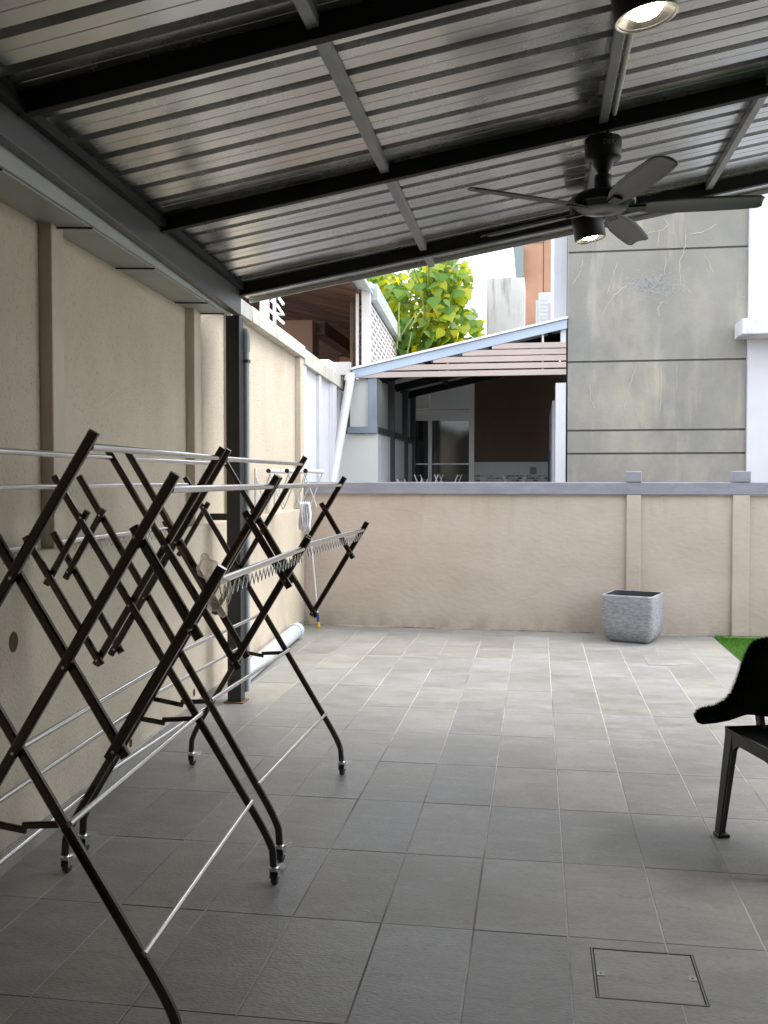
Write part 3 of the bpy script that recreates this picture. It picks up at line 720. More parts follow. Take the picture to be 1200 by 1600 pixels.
# ------------------------------------------------------------------ white accordion rack on the left wall, cloth on it
wx, wy, wz = XW(7.25), 7.25, 1.52
WR = empty('wall_rack', (wx, wy, wz), SK, 'white folding accordion clothes rack mounted on the far left wall', 'clothes rack')
xs_ = (.12, .265, .41)
for x in xs_:
    tb_ = MB().tube([(x,0,0),(x,.80,0)], .017, 12).build('rail', WHITEPL, WR)
    b = MB(); b.tube([(x,-.012,0),(x,.001,0)], .0178, 12); b.build('end_cap', BLKPL, tb_)
for ye in (.05, .76):
    nodes = [0.0,.12,.265,.41]
    for k in range(3):
        a_, c_ = nodes[k], nodes[k+1]; m_ = (a_+c_)/2
        MB().bar((a_,ye,-.02),(m_+.03,ye,-.30), .016, .007, (0,1,0)).build('scissor_arm', WHITEPL, WR)
        MB().bar((c_,ye+.009,-.02),(m_-.03,ye+.009,-.30), .016, .007, (0,1,0)).build('scissor_arm', WHITEPL, WR)
        if k < 2: MB().bar((m_+.03,ye,-.30),(c_+.045,ye,-.10), .016, .007, (0,1,0)).build('scissor_arm', WHITEPL, WR)
    MB().box((-.002,ye-.02,-.33), (.010,ye+.03,.02)).build('wall_plate', WHITEPL, WR)
clp = at(476, 805, 7.95)
b = MB()
for k in range(6):
    xo = (k-2.5)*.017; n = 9; yo = random.uniform(-.02,.02)
    vs_ = []
    for i in range(n+1):
        z = .115-.23*i/n - (.02*random.random() if i == n else 0)
        for j in range(3): vs_.append((xo+.006*math.sin(i*.7+k)+(.004 if j == 1 else 0), yo+(j-1)*.035+.008*math.sin(i*.5+k*2), z-(.012*abs(j-1) if i == 0 else 0)))
    b.add(vs_, [(i*3+j, i*3+j+1, i*3+j+4, i*3+j+3) for i in range(n) for j in range(2)], True)
co = b.build('hanging_cloth', CLOTH, None, loc=clp); so_ = co.modifiers.new('thick', 'SOLIDIFY'); so_.thickness = .004
tag(co, 'bunch of pale folded cloths hanging from the white wall rack', 'cloth')

# ------------------------------------------------------------------ broom pole in the far corner, loose pipe, weed
mp_ = empty('mop_pole', (-2.125, 9.30, 0), 0, 'white pole with blue and yellow foot leaning in the far left corner', 'pole')
d_ = Vector((-.085,.0,.95)); 
MB().tube([d_*.06, d_*1.22], .0105, 10).build('pole', WHITEPL, mp_)
MB().tube([d_*.05, d_*.15], .0145, 10).build('collar', BLUEPL, mp_)
MB().tube([(0,0,.002), d_*.055], .0165, 10).build('foot', YELPL, mp_)
pv = empty('loose_pipe', (XW(6.9)+.10, 6.55, 0), SK, 'pale loose plastic pipe lying along the foot of the left wall', 'pipe')
b = MB(); n = 14; 
b.tube([(0,0,.066),(0.0,2.0,.075)], .064, 18); b.build('pipe_barrel', PVCW, pv)
MB().tube([(0.0,1.93,.0747),(0.0,2.05,.0752)], .071, 18).build('pipe_socket', PVCW, pv)
wd_ = at(478, 968, 9.36); b = MB()
for k in range(16):
    a_ = random.uniform(0,6.28); h = random.uniform(.02,.09); c_ = Vector((random.gauss(0,.015), random.gauss(0,.01)-.02, h)); s_ = random.uniform(.012,.022)
    u = Vector((math.cos(a_), math.sin(a_), .4)).normalized()*s_; v = Vector((-math.sin(a_), math.cos(a_), .2)).normalized()*s_*.6
    b.add([c_-u, c_-v, c_+u, c_+v], [(0,1,2,3)])
wo = b.build('weed', LEAF_I, None, loc=(-2.26, 9.38, 0)); tag(wo, 'small green weed growing in the corner of the two walls', 'plant')

# ------------------------------------------------------------------ planter
def planter():
    t_ = empty('planter', (.862, 9.00, 0), rad(-20), 'square grey stone-look planter with rounded base by the back wall', 'planter')
    prof = [(.155,.0),(.172,.004),(.197,.03),(.218,.075),(.229,.13),(.234,.20),(.234,.34),(.232,.41),(.230,.422),(.222,.425),(.212,.422)]
    inner = [(.210,.418),(.205,.30),(.19,.12),(.02,.115)]
    def ring(s_, z, n=12):
        P = []; r_ = min(s_*.2, .045)
        for cx, cy, a0 in ((1,1,0),(-1,1,90),(-1,-1,180),(1,-1,270)):
            for k in range(5):
                a_ = rad(a0+22.5*k); P.append((cx*(s_-r_)+r_*math.cos(a_), cy*(s_-r_)+r_*math.sin(a_), z))
        return P
    def shell(pf, name, m):
        b = MB(); vs_ = []; fs_ = []; n = 20
        for s_, z in pf: vs_ += ring(s_, z)
        for i in range(len(pf)-1):
            for k in range(n): fs_.append((i*n+k, i*n+(k+1) % n, (i+1)*n+(k+1) % n, (i+1)*n+k))
        b.add(vs_, fs_, True)
        if name == 'pot_shell': b.add(ring(*pf[0]), [tuple(range(n))])
        else: b.add(ring(*pf[-1]), [tuple(range(n))])
        return b.build(name, m, t_)
    shell(prof, 'pot_shell', POTM); shell([(.212,.422)]+inner, 'pot_lining', POTIN)
planter()

# ------------------------------------------------------------------ chair with a turf mat thrown over it
ch = empty('plastic_chair', (1.031, 3.915, 0), rad(16), 'black plastic chair at the right edge with a turf mat over it', 'chair')
def chair_leg(x, y, sx, sy, name='leg'):
    # splayed L-section leg: broad at the seat, a little narrower at the foot, open towards the inside
    b = MB(); zt = .44; wt, wb = .064, .046; t_ = .010
    fx, fy = x+sx*.030, y+sy*.025
    def L(px_, py_, w):
        return [(px_,py_),(px_-sx*w,py_),(px_-sx*w,py_-sy*t_),(px_-sx*t_,py_-sy*t_),(px_-sx*t_,py_-sy*w),(px_,py_-sy*w)]
    vs_ = [(p[0],p[1],.010) for p in L(fx,fy,wb)] + [(p[0],p[1],zt) for p in L(x,y,wt)]
    fs_ = [(0,1,2,3,4,5),(6,11,10,9,8,7)] + [(i,(i+1)%6,6+(i+1)%6,6+i) for i in range(6)]
    b.add(vs_, fs_)
    o = b.build(name, CHAIRM, ch, bevel=.008)
    MB().box((min(fx+sx*.003,fx-sx*.047), min(fy+sy*.003,fy-sy*.047), 0), (max(fx+sx*.003,fx-sx*.047), max(fy+sy*.003,fy-sy*.047), .014)).build('foot_pad', CHAIRM, o, bevel=.003)
    return o
HW, HD = .225, .215
for sx in (-1,1):
    for sy in (-1,1): chair_leg(sx*HW, sy*HD, sx, sy)
# seat: dished grid with turned-down edge
n = 12; vs_ = []; fs_ = []
for a_ in range(n+1):
    for c_ in range(n+1):
        x = -HW+2*HW*a_/n; y = -HD+2*HD*c_/n; e_ = max(abs(x)/HW, abs(y)/HD)
        vs_.append((x, y, .452-.016*(1-e_**3)))
for a_ in range(n):
    for c_ in range(n): i = a_*(n+1)+c_; fs_.append((i, i+n+1, i+n+2, i+1))
b = MB(); b.add(vs_, fs_, True); s_ = b.build('seat', CHAIRM, ch); m_ = s_.modifiers.new('thick','SOLIDIFY'); m_.thickness = .008
# apron with an arched lower edge on each side
def apron(p, q, nrm):
    p, q, nrm = Vector(p), Vector(q), Vector(nrm); n = 14; vs_ = []; fs_ = []
    for k in range(n+1):
        t_ = k/n; P = p.lerp(q, t_); u = abs(2*t_-1); drop = .050+.17*max(0,(u-.45)/.55)**2.6
        for o_ in (Vector((0,0,0)), nrm*-.006): vs_ += [P+o_+Vector((0,0,.449)), P+o_+Vector((0,0,.449-drop))]
    for k in range(n):
        i = 4*k; fs_ += [(i,i+1,i+5,i+4),(i+2,i+6,i+7,i+3),(i+1,i+3,i+7,i+5),(i,i+4,i+6,i+2)]
    fs_ += [(0,2,3,1),(4*n,4*n+1,4*n+3,4*n+2)]
    b = MB(); b.add(vs_, fs_); b.build('apron', CHAIRM, ch)
apron((-HW,-HD,0),(-HW,HD,0),(-1,0,0)); apron((HW,-HD,0),(HW,HD,0),(1,0,0)); apron((-HW,-HD,0),(HW,-HD,0),(0,-1,0)); apron((-HW,HD,0),(HW,HD,0),(0,1,0))
# back: two uprights, top rail and slats
for sx in (-1,1): MB().sweep([(sx*.075,HD-.01,.44),(sx*.08,HD+.03,.62),(sx*.075,HD+.065,.745)], .045, .022, (1,0,0)).build('back_upright', CHAIRM, ch)
MB().sweep([(-.085,HD+.062,.735),(-.05,HD+.07,.745),(.05,HD+.07,.745),(.085,HD+.062,.735)], .022, .05, (0,0,1)).build('top_rail', CHAIRM, ch)
for k in range(5): MB().bar((-.05+.025*k,HD+.01,.50),(-.05+.025*k,HD+.065,.735), .03, .008, (1,0,0)).build('back_slat', CHAIRM, ch)
# mat: profile in x-z (draped), swept in depth
yA = 4.03
up_px = [(1086,1118),(1090,1111),(1098,1107),(1115,1104),(1130,1097),(1142,1084),(1150,1064),(1157,1043),(1164,1024),(1172,1009),(1181,1001),(1200,997)]
UP = [at(x, y, yA) for x, y in up_px]; UP = [(p.x, p.z) for p in UP] + [(1.02,.835),(1.16,.83),(1.24,.79)]
lo_px = [(1086,1122),(1090,1130),(1098,1133),(1120,1131),(1140,1127),(1152,1123),(1160,1120),(1166,1117),(1172,1117),(1178,1118),(1186,1119),(1200,1121)]
LO = [at(x, y, yA) for x, y in lo_px]; LO = [(p.x, p.z) for p in LO] + [(1.02,.552),(1.16,.55),(1.24,.55)]
b = MB(); m_ = len(UP); vs_ = []; fs_ = []
for (x, z) in UP: vs_.append((x, yA, z))
for (x, z) in LO: vs_.append((x, yA+.01, z))
for (x, z) in UP: vs_.append((x+.055, yA+.24, max(z-.10, .46)))
for (x, z) in LO: vs_.append((x+.055, yA+.25, min(z-.02, .45)))
for k in range(m_-1):
    fs_ += [(k, m_+k, m_+k+1, k+1), (k, k+1, 2*m_+k+1, 2*m_+k), (m_+k, 3*m_+k, 3*m_+k+1, m_+k+1), (2*m_+k, 2*m_+k+1, 3*m_+k+1, 3*m_+k)]
fs_ += [(0,2*m_,3*m_,m_), (m_-1,2*m_-1,4*m_-1,3*m_-1)]
b.add(vs_, fs_, False)
tm_ = empty('turf_mat', (0,0,0), 0, 'dark artificial turf mat draped over the black chair, black backing outward', 'mat')
b.build('mat_backing', MATBACK, tm_)
def mfib(k):
    i = random.randrange(m_-4); t_ = random.random(); x = UP[i][0]+(UP[i+1][0]-UP[i][0])*t_; z = UP[i][1]+(UP[i+1][1]-UP[i][1])*t_
    dx, dz = UP[i+1][0]-UP[i][0], UP[i+1][1]-UP[i][1]; l_ = math.hypot(dx, dz) or 1
    if random.random() < .45:   # a band of pile just inside the front edge
        o_ = random.uniform(0,.05); x += dz/l_*o_; z -= dx/l_*o_
        return (x, yA-.001, z, -dz/l_*.6, -.8, dx/l_*.6)
    q_ = random.random()**1.6; return (x+.055*q_, yA+.24*q_, max(z-.10*q_, .46), -dz/l_, 0, dx/l_)
blades(9000, mfib, MATFIB, .006, .014, .0035, 'mat_pile', tm_)['kind'] = 'stuff'

# ------------------------------------------------------------------ the neighbour's lean-to behind the back wall
NY = 12.0
LT = empty('neighbour_canopy', (-1, NY, 0), 0, 'neighbour\'s lean-to canopy with blue grey fascia and beige slats over a patio', 'canopy')
def lt(b, name, m, bevel=0): return b.build(name, m, LT, bevel=bevel, loc=(1, -NY, 0))
eL, eR = at(553,578,NY), at(886,499,NY); sl = (eR.z-eL.z)/(eR.x-eL.x)
def zl(x): return eL.z+(x-eL.x)*sl
def slab(x0, x1, y0, y1, d0, d1): # sloping board following the roof
    return MB().add([(x, y, zl(x)+d) for x in (x0, x1) for y, d in ((y0,d0),(y1,d0),(y1,d1),(y0,d1))], [(0,3,2,1),(4,5,6,7),(0,1,5,4),(1,2,6,5),(2,3,7,6),(3,0,4,7)])
lt(slab(eL.x-.02, eR.x, NY-.03, NY, -.112, .0), 'fascia', FASC, .004)
lt(slab(eL.x-.10, eR.x+.01, NY-.06, NY+4.0, .003, .030), 'roof_sheet', mat('pale_roof_sheet', (.62,.64,.68), .5))
lt(slab(eL.x, eR.x-.02, NY+.001, NY+3.95, -.012, .002), 'soffit', mat('grey_soffit', (.5,.5,.48), .6))
for yy in (NY+.9, NY+2.2, NY+3.4): lt(slab(eL.x, eR.x-.02, yy, yy+.08, -.12, -.013), 'rafter', STEEL_BLK)
for xx in (-1.45, -.62, .12): lt(slab(xx, xx+.05, NY+.005, NY+3.9, -.06, -.0125), 'purlin', STEEL_BLK)
lt(MB().box((eR.x-.075, NY+.02, zl(eR.x)-.30), (eR.x-.01, NY+.08, zl(eR.x)-.02)), 'corner_plate', mat('pale_flash', (.50,.52,.56), .5))
# beige slats under the fascia, each one hung level
for k, (ya, yb) in enumerate(((584,578),(574,567),(564,556),(554,546),(545,536))):
    zc = at(860, yb+3.5, NY).z; xr = at(884.5, yb, NY).x
    xl = at(558, 580, NY).x if k < 2 else max(at(558,580,NY).x, eL.x+(zc+.14-eL.z)/sl-.12)
    lt(MB().box((xl, NY-.022, zc-.034), (xr, NY+.012, zc+.034)), 'louvre_slat', LOUV, .004)
for px in (699, 848): 
    q = at(px, 570, NY); lt(MB().box((q.x-.012, NY+.0125, at(px,582,NY).z), (q.x+.012, NY+.03, min(zl(q.x)-.02, at(px,516,NY).z))), 'slat_hanger', LATT)
# gutter box, slanted downpipe
gq = at(540, 575, NY)
b = MB(); b.add([(gq.x+x, y, gq.z+z) for y in (NY-.14, NY-.02) for x, z in ((-.17,.06),(.08,.06),(.06,-.10),(-.10,-.10))], [(0,3,2,1),(4,5,6,7),(0,1,5,4),(1,2,6,5),(2,3,7,6),(3,0,4,7)])
lt(b, 'rainwater_head', mat('head_grey', (.45,.44,.42), .7))
pt = at(548,590,NY-.08); pb = at(519,757,NY-.7); pb2 = pb + (pb-pt).normalized()*.6
lt(MB().tube([pt+Vector((0,0,.06)), pt, pb, pb2], .055, 14), 'downpipe', WHITEPL)
lt(MB().tube([pt+Vector((-.01,0,.05)), pt+Vector((-.02,0,-.04))], .066, 14), 'pipe_collar', WHITEPL)
# left side: steel posts, rail, upper panels, lower wall
xs0 = at(575,660,NY).x; wpost = at(589,660,NY).x-xs0
posts = [NY, NY+1.45, NY+2.9, NY+3.85]
for k, yy in enumerate(posts):
    lt(MB().box((xs0, yy, 2.04 if k == 0 else -.05), (xs0+wpost, yy+.10, zl(xs0)-.02)), 'post', BGPOST if k == 0 else GREENST)
for k in range(3):
    lt(MB().box((xs0-.02, posts[k]+.101, 2.05), (xs0+wpost*.9, posts[k+1]-.001, 2.13)), 'side_rail', GREENST)
    lt(MB().box((xs0+.01, posts[k]+.101, 2.131), (xs0+.03, posts[k+1]-.001, zl(xs0)-.09)), 'side_panel', POLY)
    lt(MB().box((xs0-.05, posts[k]+.101, -.05), (xs0+wpost*.55, posts[k+1]-.001, 2.049)), 'side_wall', WHITEW)
q0, q1 = at(543,672,NY).x, xs0
lt(MB().box((q0, NY, 2.04), (q1-.001, NY+.05, 2.12)), 'front_rail', BGPOST)
lt(MB().box((q0-.12, NY+.06, -.05), (q1+wpost, NY+.10, 2.035)), 'front_infill', PALEP)
lt(MB().box((q0+.02, NY+.06, 2.125), (q1-.001, NY+.08, zl(xs0)-.15)), 'front_panel', PALEP)
xw0, xw1 = at(868,680,NY).x, at(884,680,NY).x
lt(MB().box((xw0, NY+.02, -.05), (xw1, NY+.5, at(870,598,NY).z)), 'end_pier', WHITE2)
lt(MB().box((xw0-.03, NY+.55, -.05), (xw0+.06, NY+3.9, at(866,620,NY).z)), 'end_wall', WHITE2)
lt(MB().tube([(xw0-.04, NY+3.0, 0), (xw0-.04, NY+3.0, 1.9)], .02, 8), 'blue_conduit', BLUEP)

# back of the neighbour's house under the canopy
HY = 16.0
NH = empty('neighbour_house', (-1, HY, 0), 0, 'back of the neighbour\'s house with glass sliding door beside a dark brown wall', 'house')
def nh(b, name, m, par=None, bevel=0): return b.build(name, m, par or NH, bevel=bevel, loc=(1,-HY,0) if par is None else None)
dl, dr = at(604,700,HY).x, at(741,700,HY).x; br = at(880,700,HY).x
z = lambda y, x=700: at(x, y, HY).z
ztop = lambda x: zl(x)-.02
def sloped(x0, x1, y0, y1, z0, d):
    return MB().add([(x, y, zz) for y in (y0, y1) for x, zz in ((x0,z0),(x1,z0),(x1,zl(x1)-d),(x0,zl(x0)-d))], [(0,1,2,3),(4,7,6,5),(0,4,5,1),(1,5,6,2),(2,6,7,3),(3,7,4,0)])
nh(sloped(dr+.002, br, HY, HY+.2, at(800,722,HY).z, .03), 'brown_wall', BROWNW)
nh(MB().box((dr+.002, HY-.004, z(742)), (br, HY+.2, z(722)-.002)), 'splash_panel', PALEP)
nh(MB().box((dr+.002, HY-.010, z(775)), (br, HY+.2, z(742)-.002)), 'mosaic_band', MOSAIC)
nh(MB().box((dr+.002, HY, -.05), (br, HY+.2, z(775)-.002)), 'dado', PALEP)
nh(MB().box((at(828,735,HY).x, HY-.03, z(741)), (at(838,735,HY).x, HY-.005, z(730))), 'socket', SOCK, bevel=.004)
# door: frame, panes, transom
dm = at(672,700,HY).x; fwid = .055
fr = MB()
fr.box((dr-.085, HY-.02, -.05), (dr, HY+.08, z(601)))
fr.box((dl, HY-.02, z(657)), (dr-.086, HY+.08, z(644)))
fr.box((dm-.03, HY-.03, -.05), (dm+.03, HY+.07, z(657)-.001))
fr.box((dl, HY-.012, z(645)+.02), (dr-.086, HY+.06, z(645)+.05))
fr.box((dl-.03, HY-.02, -.05), (dl-.001, HY+.08, z(625)))
fr.box((dl, HY-.02, z(726)), (dr-.086, HY+.0, z(726)+.022))
frm = nh(fr, 'door_frame', ALU)
xm = dm
b = MB(); 
for xa, xb in ((dl, dm-.005),(dm+.005, dr-.088)):
    za0, za1 = z(644)+.055, None
    ta_, tb_ = z(628)+(xa-dl)/(dr-dl)*(z(600)-z(628)), z(628)+(xb-dl)/(dr-dl)*(z(600)-z(628))
    v_ = [(xa,HY+.02,za0),(xb,HY+.02,za0),(xb,HY+.02,tb_),(xa,HY+.02,ta_)]
    b.add(v_ + [(x, y+.02, zz) for x, y, zz in v_], [(0,1,2,3),(4,7,6,5),(0,4,5,1),(1,5,6,2),(2,6,7,3),(3,7,4,0)])
nh(b, 'fanlight', FROST)
b = MB(); ta_, tb_ = z(628), z(600)
b.add([(x, y, zz) for y in (HY-.015, HY+.06) for x, zz in ((dl,ta_+.002),(dr-.087,tb_+.002),(dr-.087,tb_+.12),(dl,ta_+.12))], [(0,1,2,3),(4,7,6,5),(0,4,5,1),(1,5,6,2),(2,6,7,3),(3,7,4,0)])
nh(b, 'head_board', ALU)
for xa, xb in ((dl+.002, dm-.032),(dm+.032, dr-.088)):
    pn = nh(MB().box((xa, HY+.02, -.05), (xb, HY+.03, z(657)-.002)), 'door_pane', DGLASS)
nh(MB().box((at(606,720,HY).x, HY-.5, -.05), (at(614,720,HY).x, HY-.46, z(722))), 'leaning_board', TEALP)
nh(sloped(dl-.3, br, HY+.22, HY+.3, -.05, .03), 'inner_wall', BROWNW)

# small white airers standing on the neighbour's patio
def airer(px, Y, wd, label, first=None):
    q = at(px, 750, Y)
    if first is None:
        r = empty('small_airer', (0,0,0), 0)
        for ye in (0,.7):
            for s in (1,-1):
                MB().bar((s*.17,ye,1.0),(-s*.24,ye+.012*s,0), .022, .014, (0,1,0)).build('leg', WHITEPL, r)
        for x, zz in ((.165,.985),(-.165,.985),(.10,.83),(-.10,.83)): MB().tube([(x,0,zz),(x,.7,zz)], .006, 6).build('rail', CHROME, r)
    else: r = copy_tree(first)
    r.location = (q.x, Y, .53-.0); return tag(r, label, 'airer', 'white airers on the neighbour\'s patio')
plinth = MB().box((-2.6,NY+.3,-.055), (.3,HY,.53)).build('raised_patio', mat('patio_cement', (.55,.54,.52), .9)); tag(plinth, kind='structure')
A1 = airer(666, 13.6, .2, 'small white airer whose crossed tops show before the middle door post')
airer(697, 13.9, .2, 'small white airer in front of the right hand glass door', A1)
airer(803, 14.2, .2, 'small white airer in front of the mosaic splashback', A1)
airer(640, 13.0, .2, 'small white airer low in front of the left hand glass door', A1).location.z = .47

# ------------------------------------------------------------------ big cement-rendered building and the pale house beside it
xa, xb = at(887,600,NY).x, at(1166,600,NY).x
CB = empty('cement_house', ((xa+xb)/2, NY, 0), 0, 'tall grey cement rendered house wall with horizontal grooves and pale crack lines', 'house')
off = Vector((-(xa+xb)/2, -NY, 0))
gz_ = [at(888,y,NY).z for y in (395,566,673,709)]
edges = [-.05]+sorted(gz_)+[7.2]
for k in range(len(edges)-1):
    MB().box((xa, NY, edges[k]+(.012 if k else 0)), (xb, NY+.3, edges[k+1]-.012)).build('render_band', CONC, CB, loc=off)
MB().box((xa+.001, NY+.02, -.05), (xb-.001, NY+3.8, 7.19)).build('wall_core', GROOVE, CB, loc=off)
MB().box((xa-.16, NY+.6, zl(xa)+.05), (xa-.001, NY+4, 7.2)).build('side_return', WHITE2, CB, loc=off)
# crack filler: raised hairline ribbons
def ribbon(pts, w):
    b = MB(); P = [at(x, y, NY-.004) for x, y in pts]
    # subdivide with a little wander
    Q = []
    for i in range(len(P)-1):
        for k in range(5): q = P[i].lerp(P[i+1], k/5); q.x += random.gauss(0,.006); q.z += random.gauss(0,.006); Q.append(q)
    Q.append(P[-1]); vs_ = []; m_ = len(Q)
    for i, q in enumerate(Q):
        d = (Q[min(i+1,m_-1)]-Q[max(i-1,0)]); d.y = 0; d.normalize(); n_ = Vector((-d.z,0,d.x)); ww = w*random.uniform(.5,1.2)*(.4 if i in (0,m_-1) else 1)
        vs_ += [q+n_*ww/2, q-n_*ww/2]
    return b.add(vs_, [(2*i,2*i+1,2*i+3,2*i+2) for i in range(m_-1)])
cr = MB()
for pts, w in (([(911,405),(907,425),(893,445)],.014),([(966,410),(955,435),(948,460)],.012),([(990,440),(960,460),(942,490)],.016),
    ([(1072,362),(1070,385),(1061,410),(1065,445),(1080,458)],.014),([(1120,350),(1100,362),(1076,366)],.014),([(1100,395),(1108,410),(1114,425)],.010),
    ([(1038,340),(1045,352),(1030,362),(1028,385)],.013),([(1000,372),(1015,362),(1030,362)],.012),([(1040,392),(1039,430)],.010),
    ([(1036,470),(1028,482),(1029,495)],.012),([(920,600),(925,630),(930,638)],.010),([(995,568),(985,600),(975,640)],.010),([(1033,568),(1033,610),(1030,650)],.012),
    ([(992,640),(1000,655),(1004,667)],.010),([(955,640),(956,670)],.010),([(1058,570),(1056,610)],.010),([(1158,464),(1166,466)],.010)):
    r_ = ribbon(pts, w*.75); cr.add(r_.v, r_.f)
o = cr.build('crack_filler', VEIN, CB, loc=off); o['kind'] = 'stuff'
cr = MB()
for k in range(240):
    px = 1020+random.gauss(0,22); py = 446+random.gauss(0,9); l_ = random.uniform(3,9)
    a_ = random.uniform(-.9,.9); r_ = ribbon([(px-l_*math.cos(a_)/2,py-l_*math.sin(a_)/2),(px+l_*math.cos(a_)/2,py+l_*math.sin(a_)/2)], .0045); cr.add(r_.v, r_.f)
o = cr.build('chalk_scribble', CHALK, CB, loc=off); o['kind'] = 'stuff'

PHX = xb+.003
PH = empty('pale_house', (PHX+1, NY, 0), 0, 'pale lavender white house at the right edge with a stained window ledge', 'house')
poff = Vector((-PHX-1, -NY, 0))
MB().box((PHX, NY-.06, -.05), (PHX+4, NY+4, 7.2)).build('wall', WHITE2, PH, loc=poff)
l0, l1 = at(1160,497,NY-.5), at(1160,522,NY-.5)
LEDGE = mat('stained_ledge', (.50,.50,.52), .8, col2=(.55,.55,.56), scale=4); overlay(LEDGE, (.24,.23,.22), 7, .5, .72, (1,1,.2), .8, 3)
MB().box((l0.x, NY-.5, l1.z), (PHX+4, NY-.061, l0.z)).build('window_ledge', LEDGE, PH, loc=poff, bevel=.01)

# ------------------------------------------------------------------ houses further back
SY = 21.0
s0, s1 = at(816,450,SY).x, at(872,450,SY).x
SH = empty('salmon_house', ((s0+s1)/2, SY, 0), 0, 'salmon painted upper storey of a house behind the lean-to roof', 'house'); sof = Vector((-(s0+s1)/2, -SY, 0))
sm_ = at(849,450,SY).x
MB().box((s0, SY, -.05), (sm_-.012, SY+4, at(820,380,SY).z)).build('wall', SALMON, SH, loc=sof)
MB().box((sm_-.012, SY+.06, -.05), (sm_+.012, SY+4, 9.5)).build('wall_joint', VEIN, SH, loc=sof)
MB().box((sm_+.012, SY+.02, -.05), (s1, SY+4, 9.5)).build('wall', SALMON, SH, loc=sof)
MB().box((s0-.02, SY-.03, at(820,380,SY).z+.001), (sm_-.012, SY+4, 9.5)).build('upper_wall', SALMON, SH, loc=sof)
b = MB(); tp = [at(801,376,SY-.4), at(818,380,SY-.4), at(818,432,SY-.4), at(806,433,SY-.4)]
b.add([(p.x, p.y+d, p.z) for d in (0,.35) for p in tp], [(0,1,2,3),(4,7,6,5),(0,4,5,1),(1,5,6,2),(2,6,7,3),(3,7,4,0)])
b.build('grey_screen', mat('grey_screen_paint', (.19,.23,.23), .6), SH, loc=sof)
MB().box((at(865,400,SY).x, SY-.2, at(868,418,SY).z), (at(874,400,SY).x, SY+.01, 9.5)).build('corner_trim', WHITE2, SH, loc=sof)
GY = 19.0
CW2 = empty('stained_block', (at(790,450,GY).x, GY, 0), 0, 'stained off white concrete block end standing beside the salmon house', 'building')
MB().box((at(760,450,GY).x, GY, -.05), (at(819.5,450,GY).x, GY+1.2, at(790,434,GY).z)).build('wall', STAINW, CW2, loc=(-at(790,450,GY).x,-GY,0))
# condenser unit and its bracket box
AY = 18.2; a0 = at(852,500,AY)
AC = empty('condenser_unit', (a0.x, AY, 0), 0, 'white air conditioner condenser fixed by the salmon wall above the lean-to', 'air conditioner')
aof = Vector((-a0.x, -AY, 0))
c0, c1 = at(841,500,AY).x, at(866,500,AY).x
MB().box((c0, AY, at(850,512,AY).z), (c1, AY+.35, at(850,457,AY).z)).build('casing', WHITEPL, AC, loc=aof, bevel=.02)
MB().box((at(837,500,AY).x, AY+.04, at(850,510,AY).z), (c0-.002, AY+.3, at(850,468,AY).z)).build('side_cover', WHITEPL, AC, loc=aof)
b = MB()
for k in range(6): zz = at(850,500,AY).z+.07*k; b.box((c0+.03, AY-.006, zz), (c0+.16, AY, zz+.02))
b.build('grille', PALEP, AC, loc=aof)
BX = MB().box((at(856,490,17.6).x, 17.6, at(870,506,17.6).z), (at(886,490,17.6).x, 17.9, at(870,472,17.6).z)).build('white_box', WHITE2, None, bevel=.01)
tag(BX, 'plain white box on the far wall right of the condenser unit', 'box')

# ------------------------------------------------------------------ porch of the house on the far left
PY0 = 13.0
pp0 = at(578,444,PY0)
PR = empty('porch_house', (pp0.x, PY0, 0), SK, 'neighbouring house porch with brown timber ceiling and white lattice side', 'house')
Zt = pp0.z
# local: x to the right, y along the skewed boundary
w1 = (at(580,450,PY0).x-at(567,450,PY0).x)
MB().box((-w1, 0, 2.2), (0, .16, Zt-.05)).build('corner_post', LATT, PR, bevel=.004)
MB().box((-w1-.03, -.03, Zt-.049), (.03, .2, Zt+.02)).build('post_cap', WHITE2, PR)
MB().box((-w1-.085, .05, 2.2), (-w1-.045, .10, Zt-.06)).build('thin_post', LATT, PR)
for k in range(10): MB().box((-w1-.044, .06, 2.35+.18*k), (-w1-.002, .09, 2.38+.18*k)).build('rung', BRDARK, PR)
# verge boards with tile ends
for k in range(9): MB().box((-.02, .22+.70*k, Zt-.17), (.075, .22+.70*k+.685, Zt+.05)).build('verge_tile', ROOFT, PR)
# lattice screen: long slats and staggered uprights
LZ0 = Zt-1.95
for k in range(22): MB().box((-.04, .2, LZ0+.08*k), (0, 6.4, LZ0+.08*k+.036)).build('lattice_slat', LATT, PR)
b = MB()
for k in range(21):
    for j in range(15): yy = .24+.42*j+(.21 if k % 2 else 0); b.box((-.035, yy, LZ0+.08*k+.0365), (-.006, yy+.13, LZ0+.08*k+.0795))
o = b.build('lattice_infill', LATT, PR); o['kind'] = 'stuff'
b = MB().box((-.30, .2, 2.0), (-.26, 6.4, Zt-.2)).build('screen_back', BRDARK, PR)
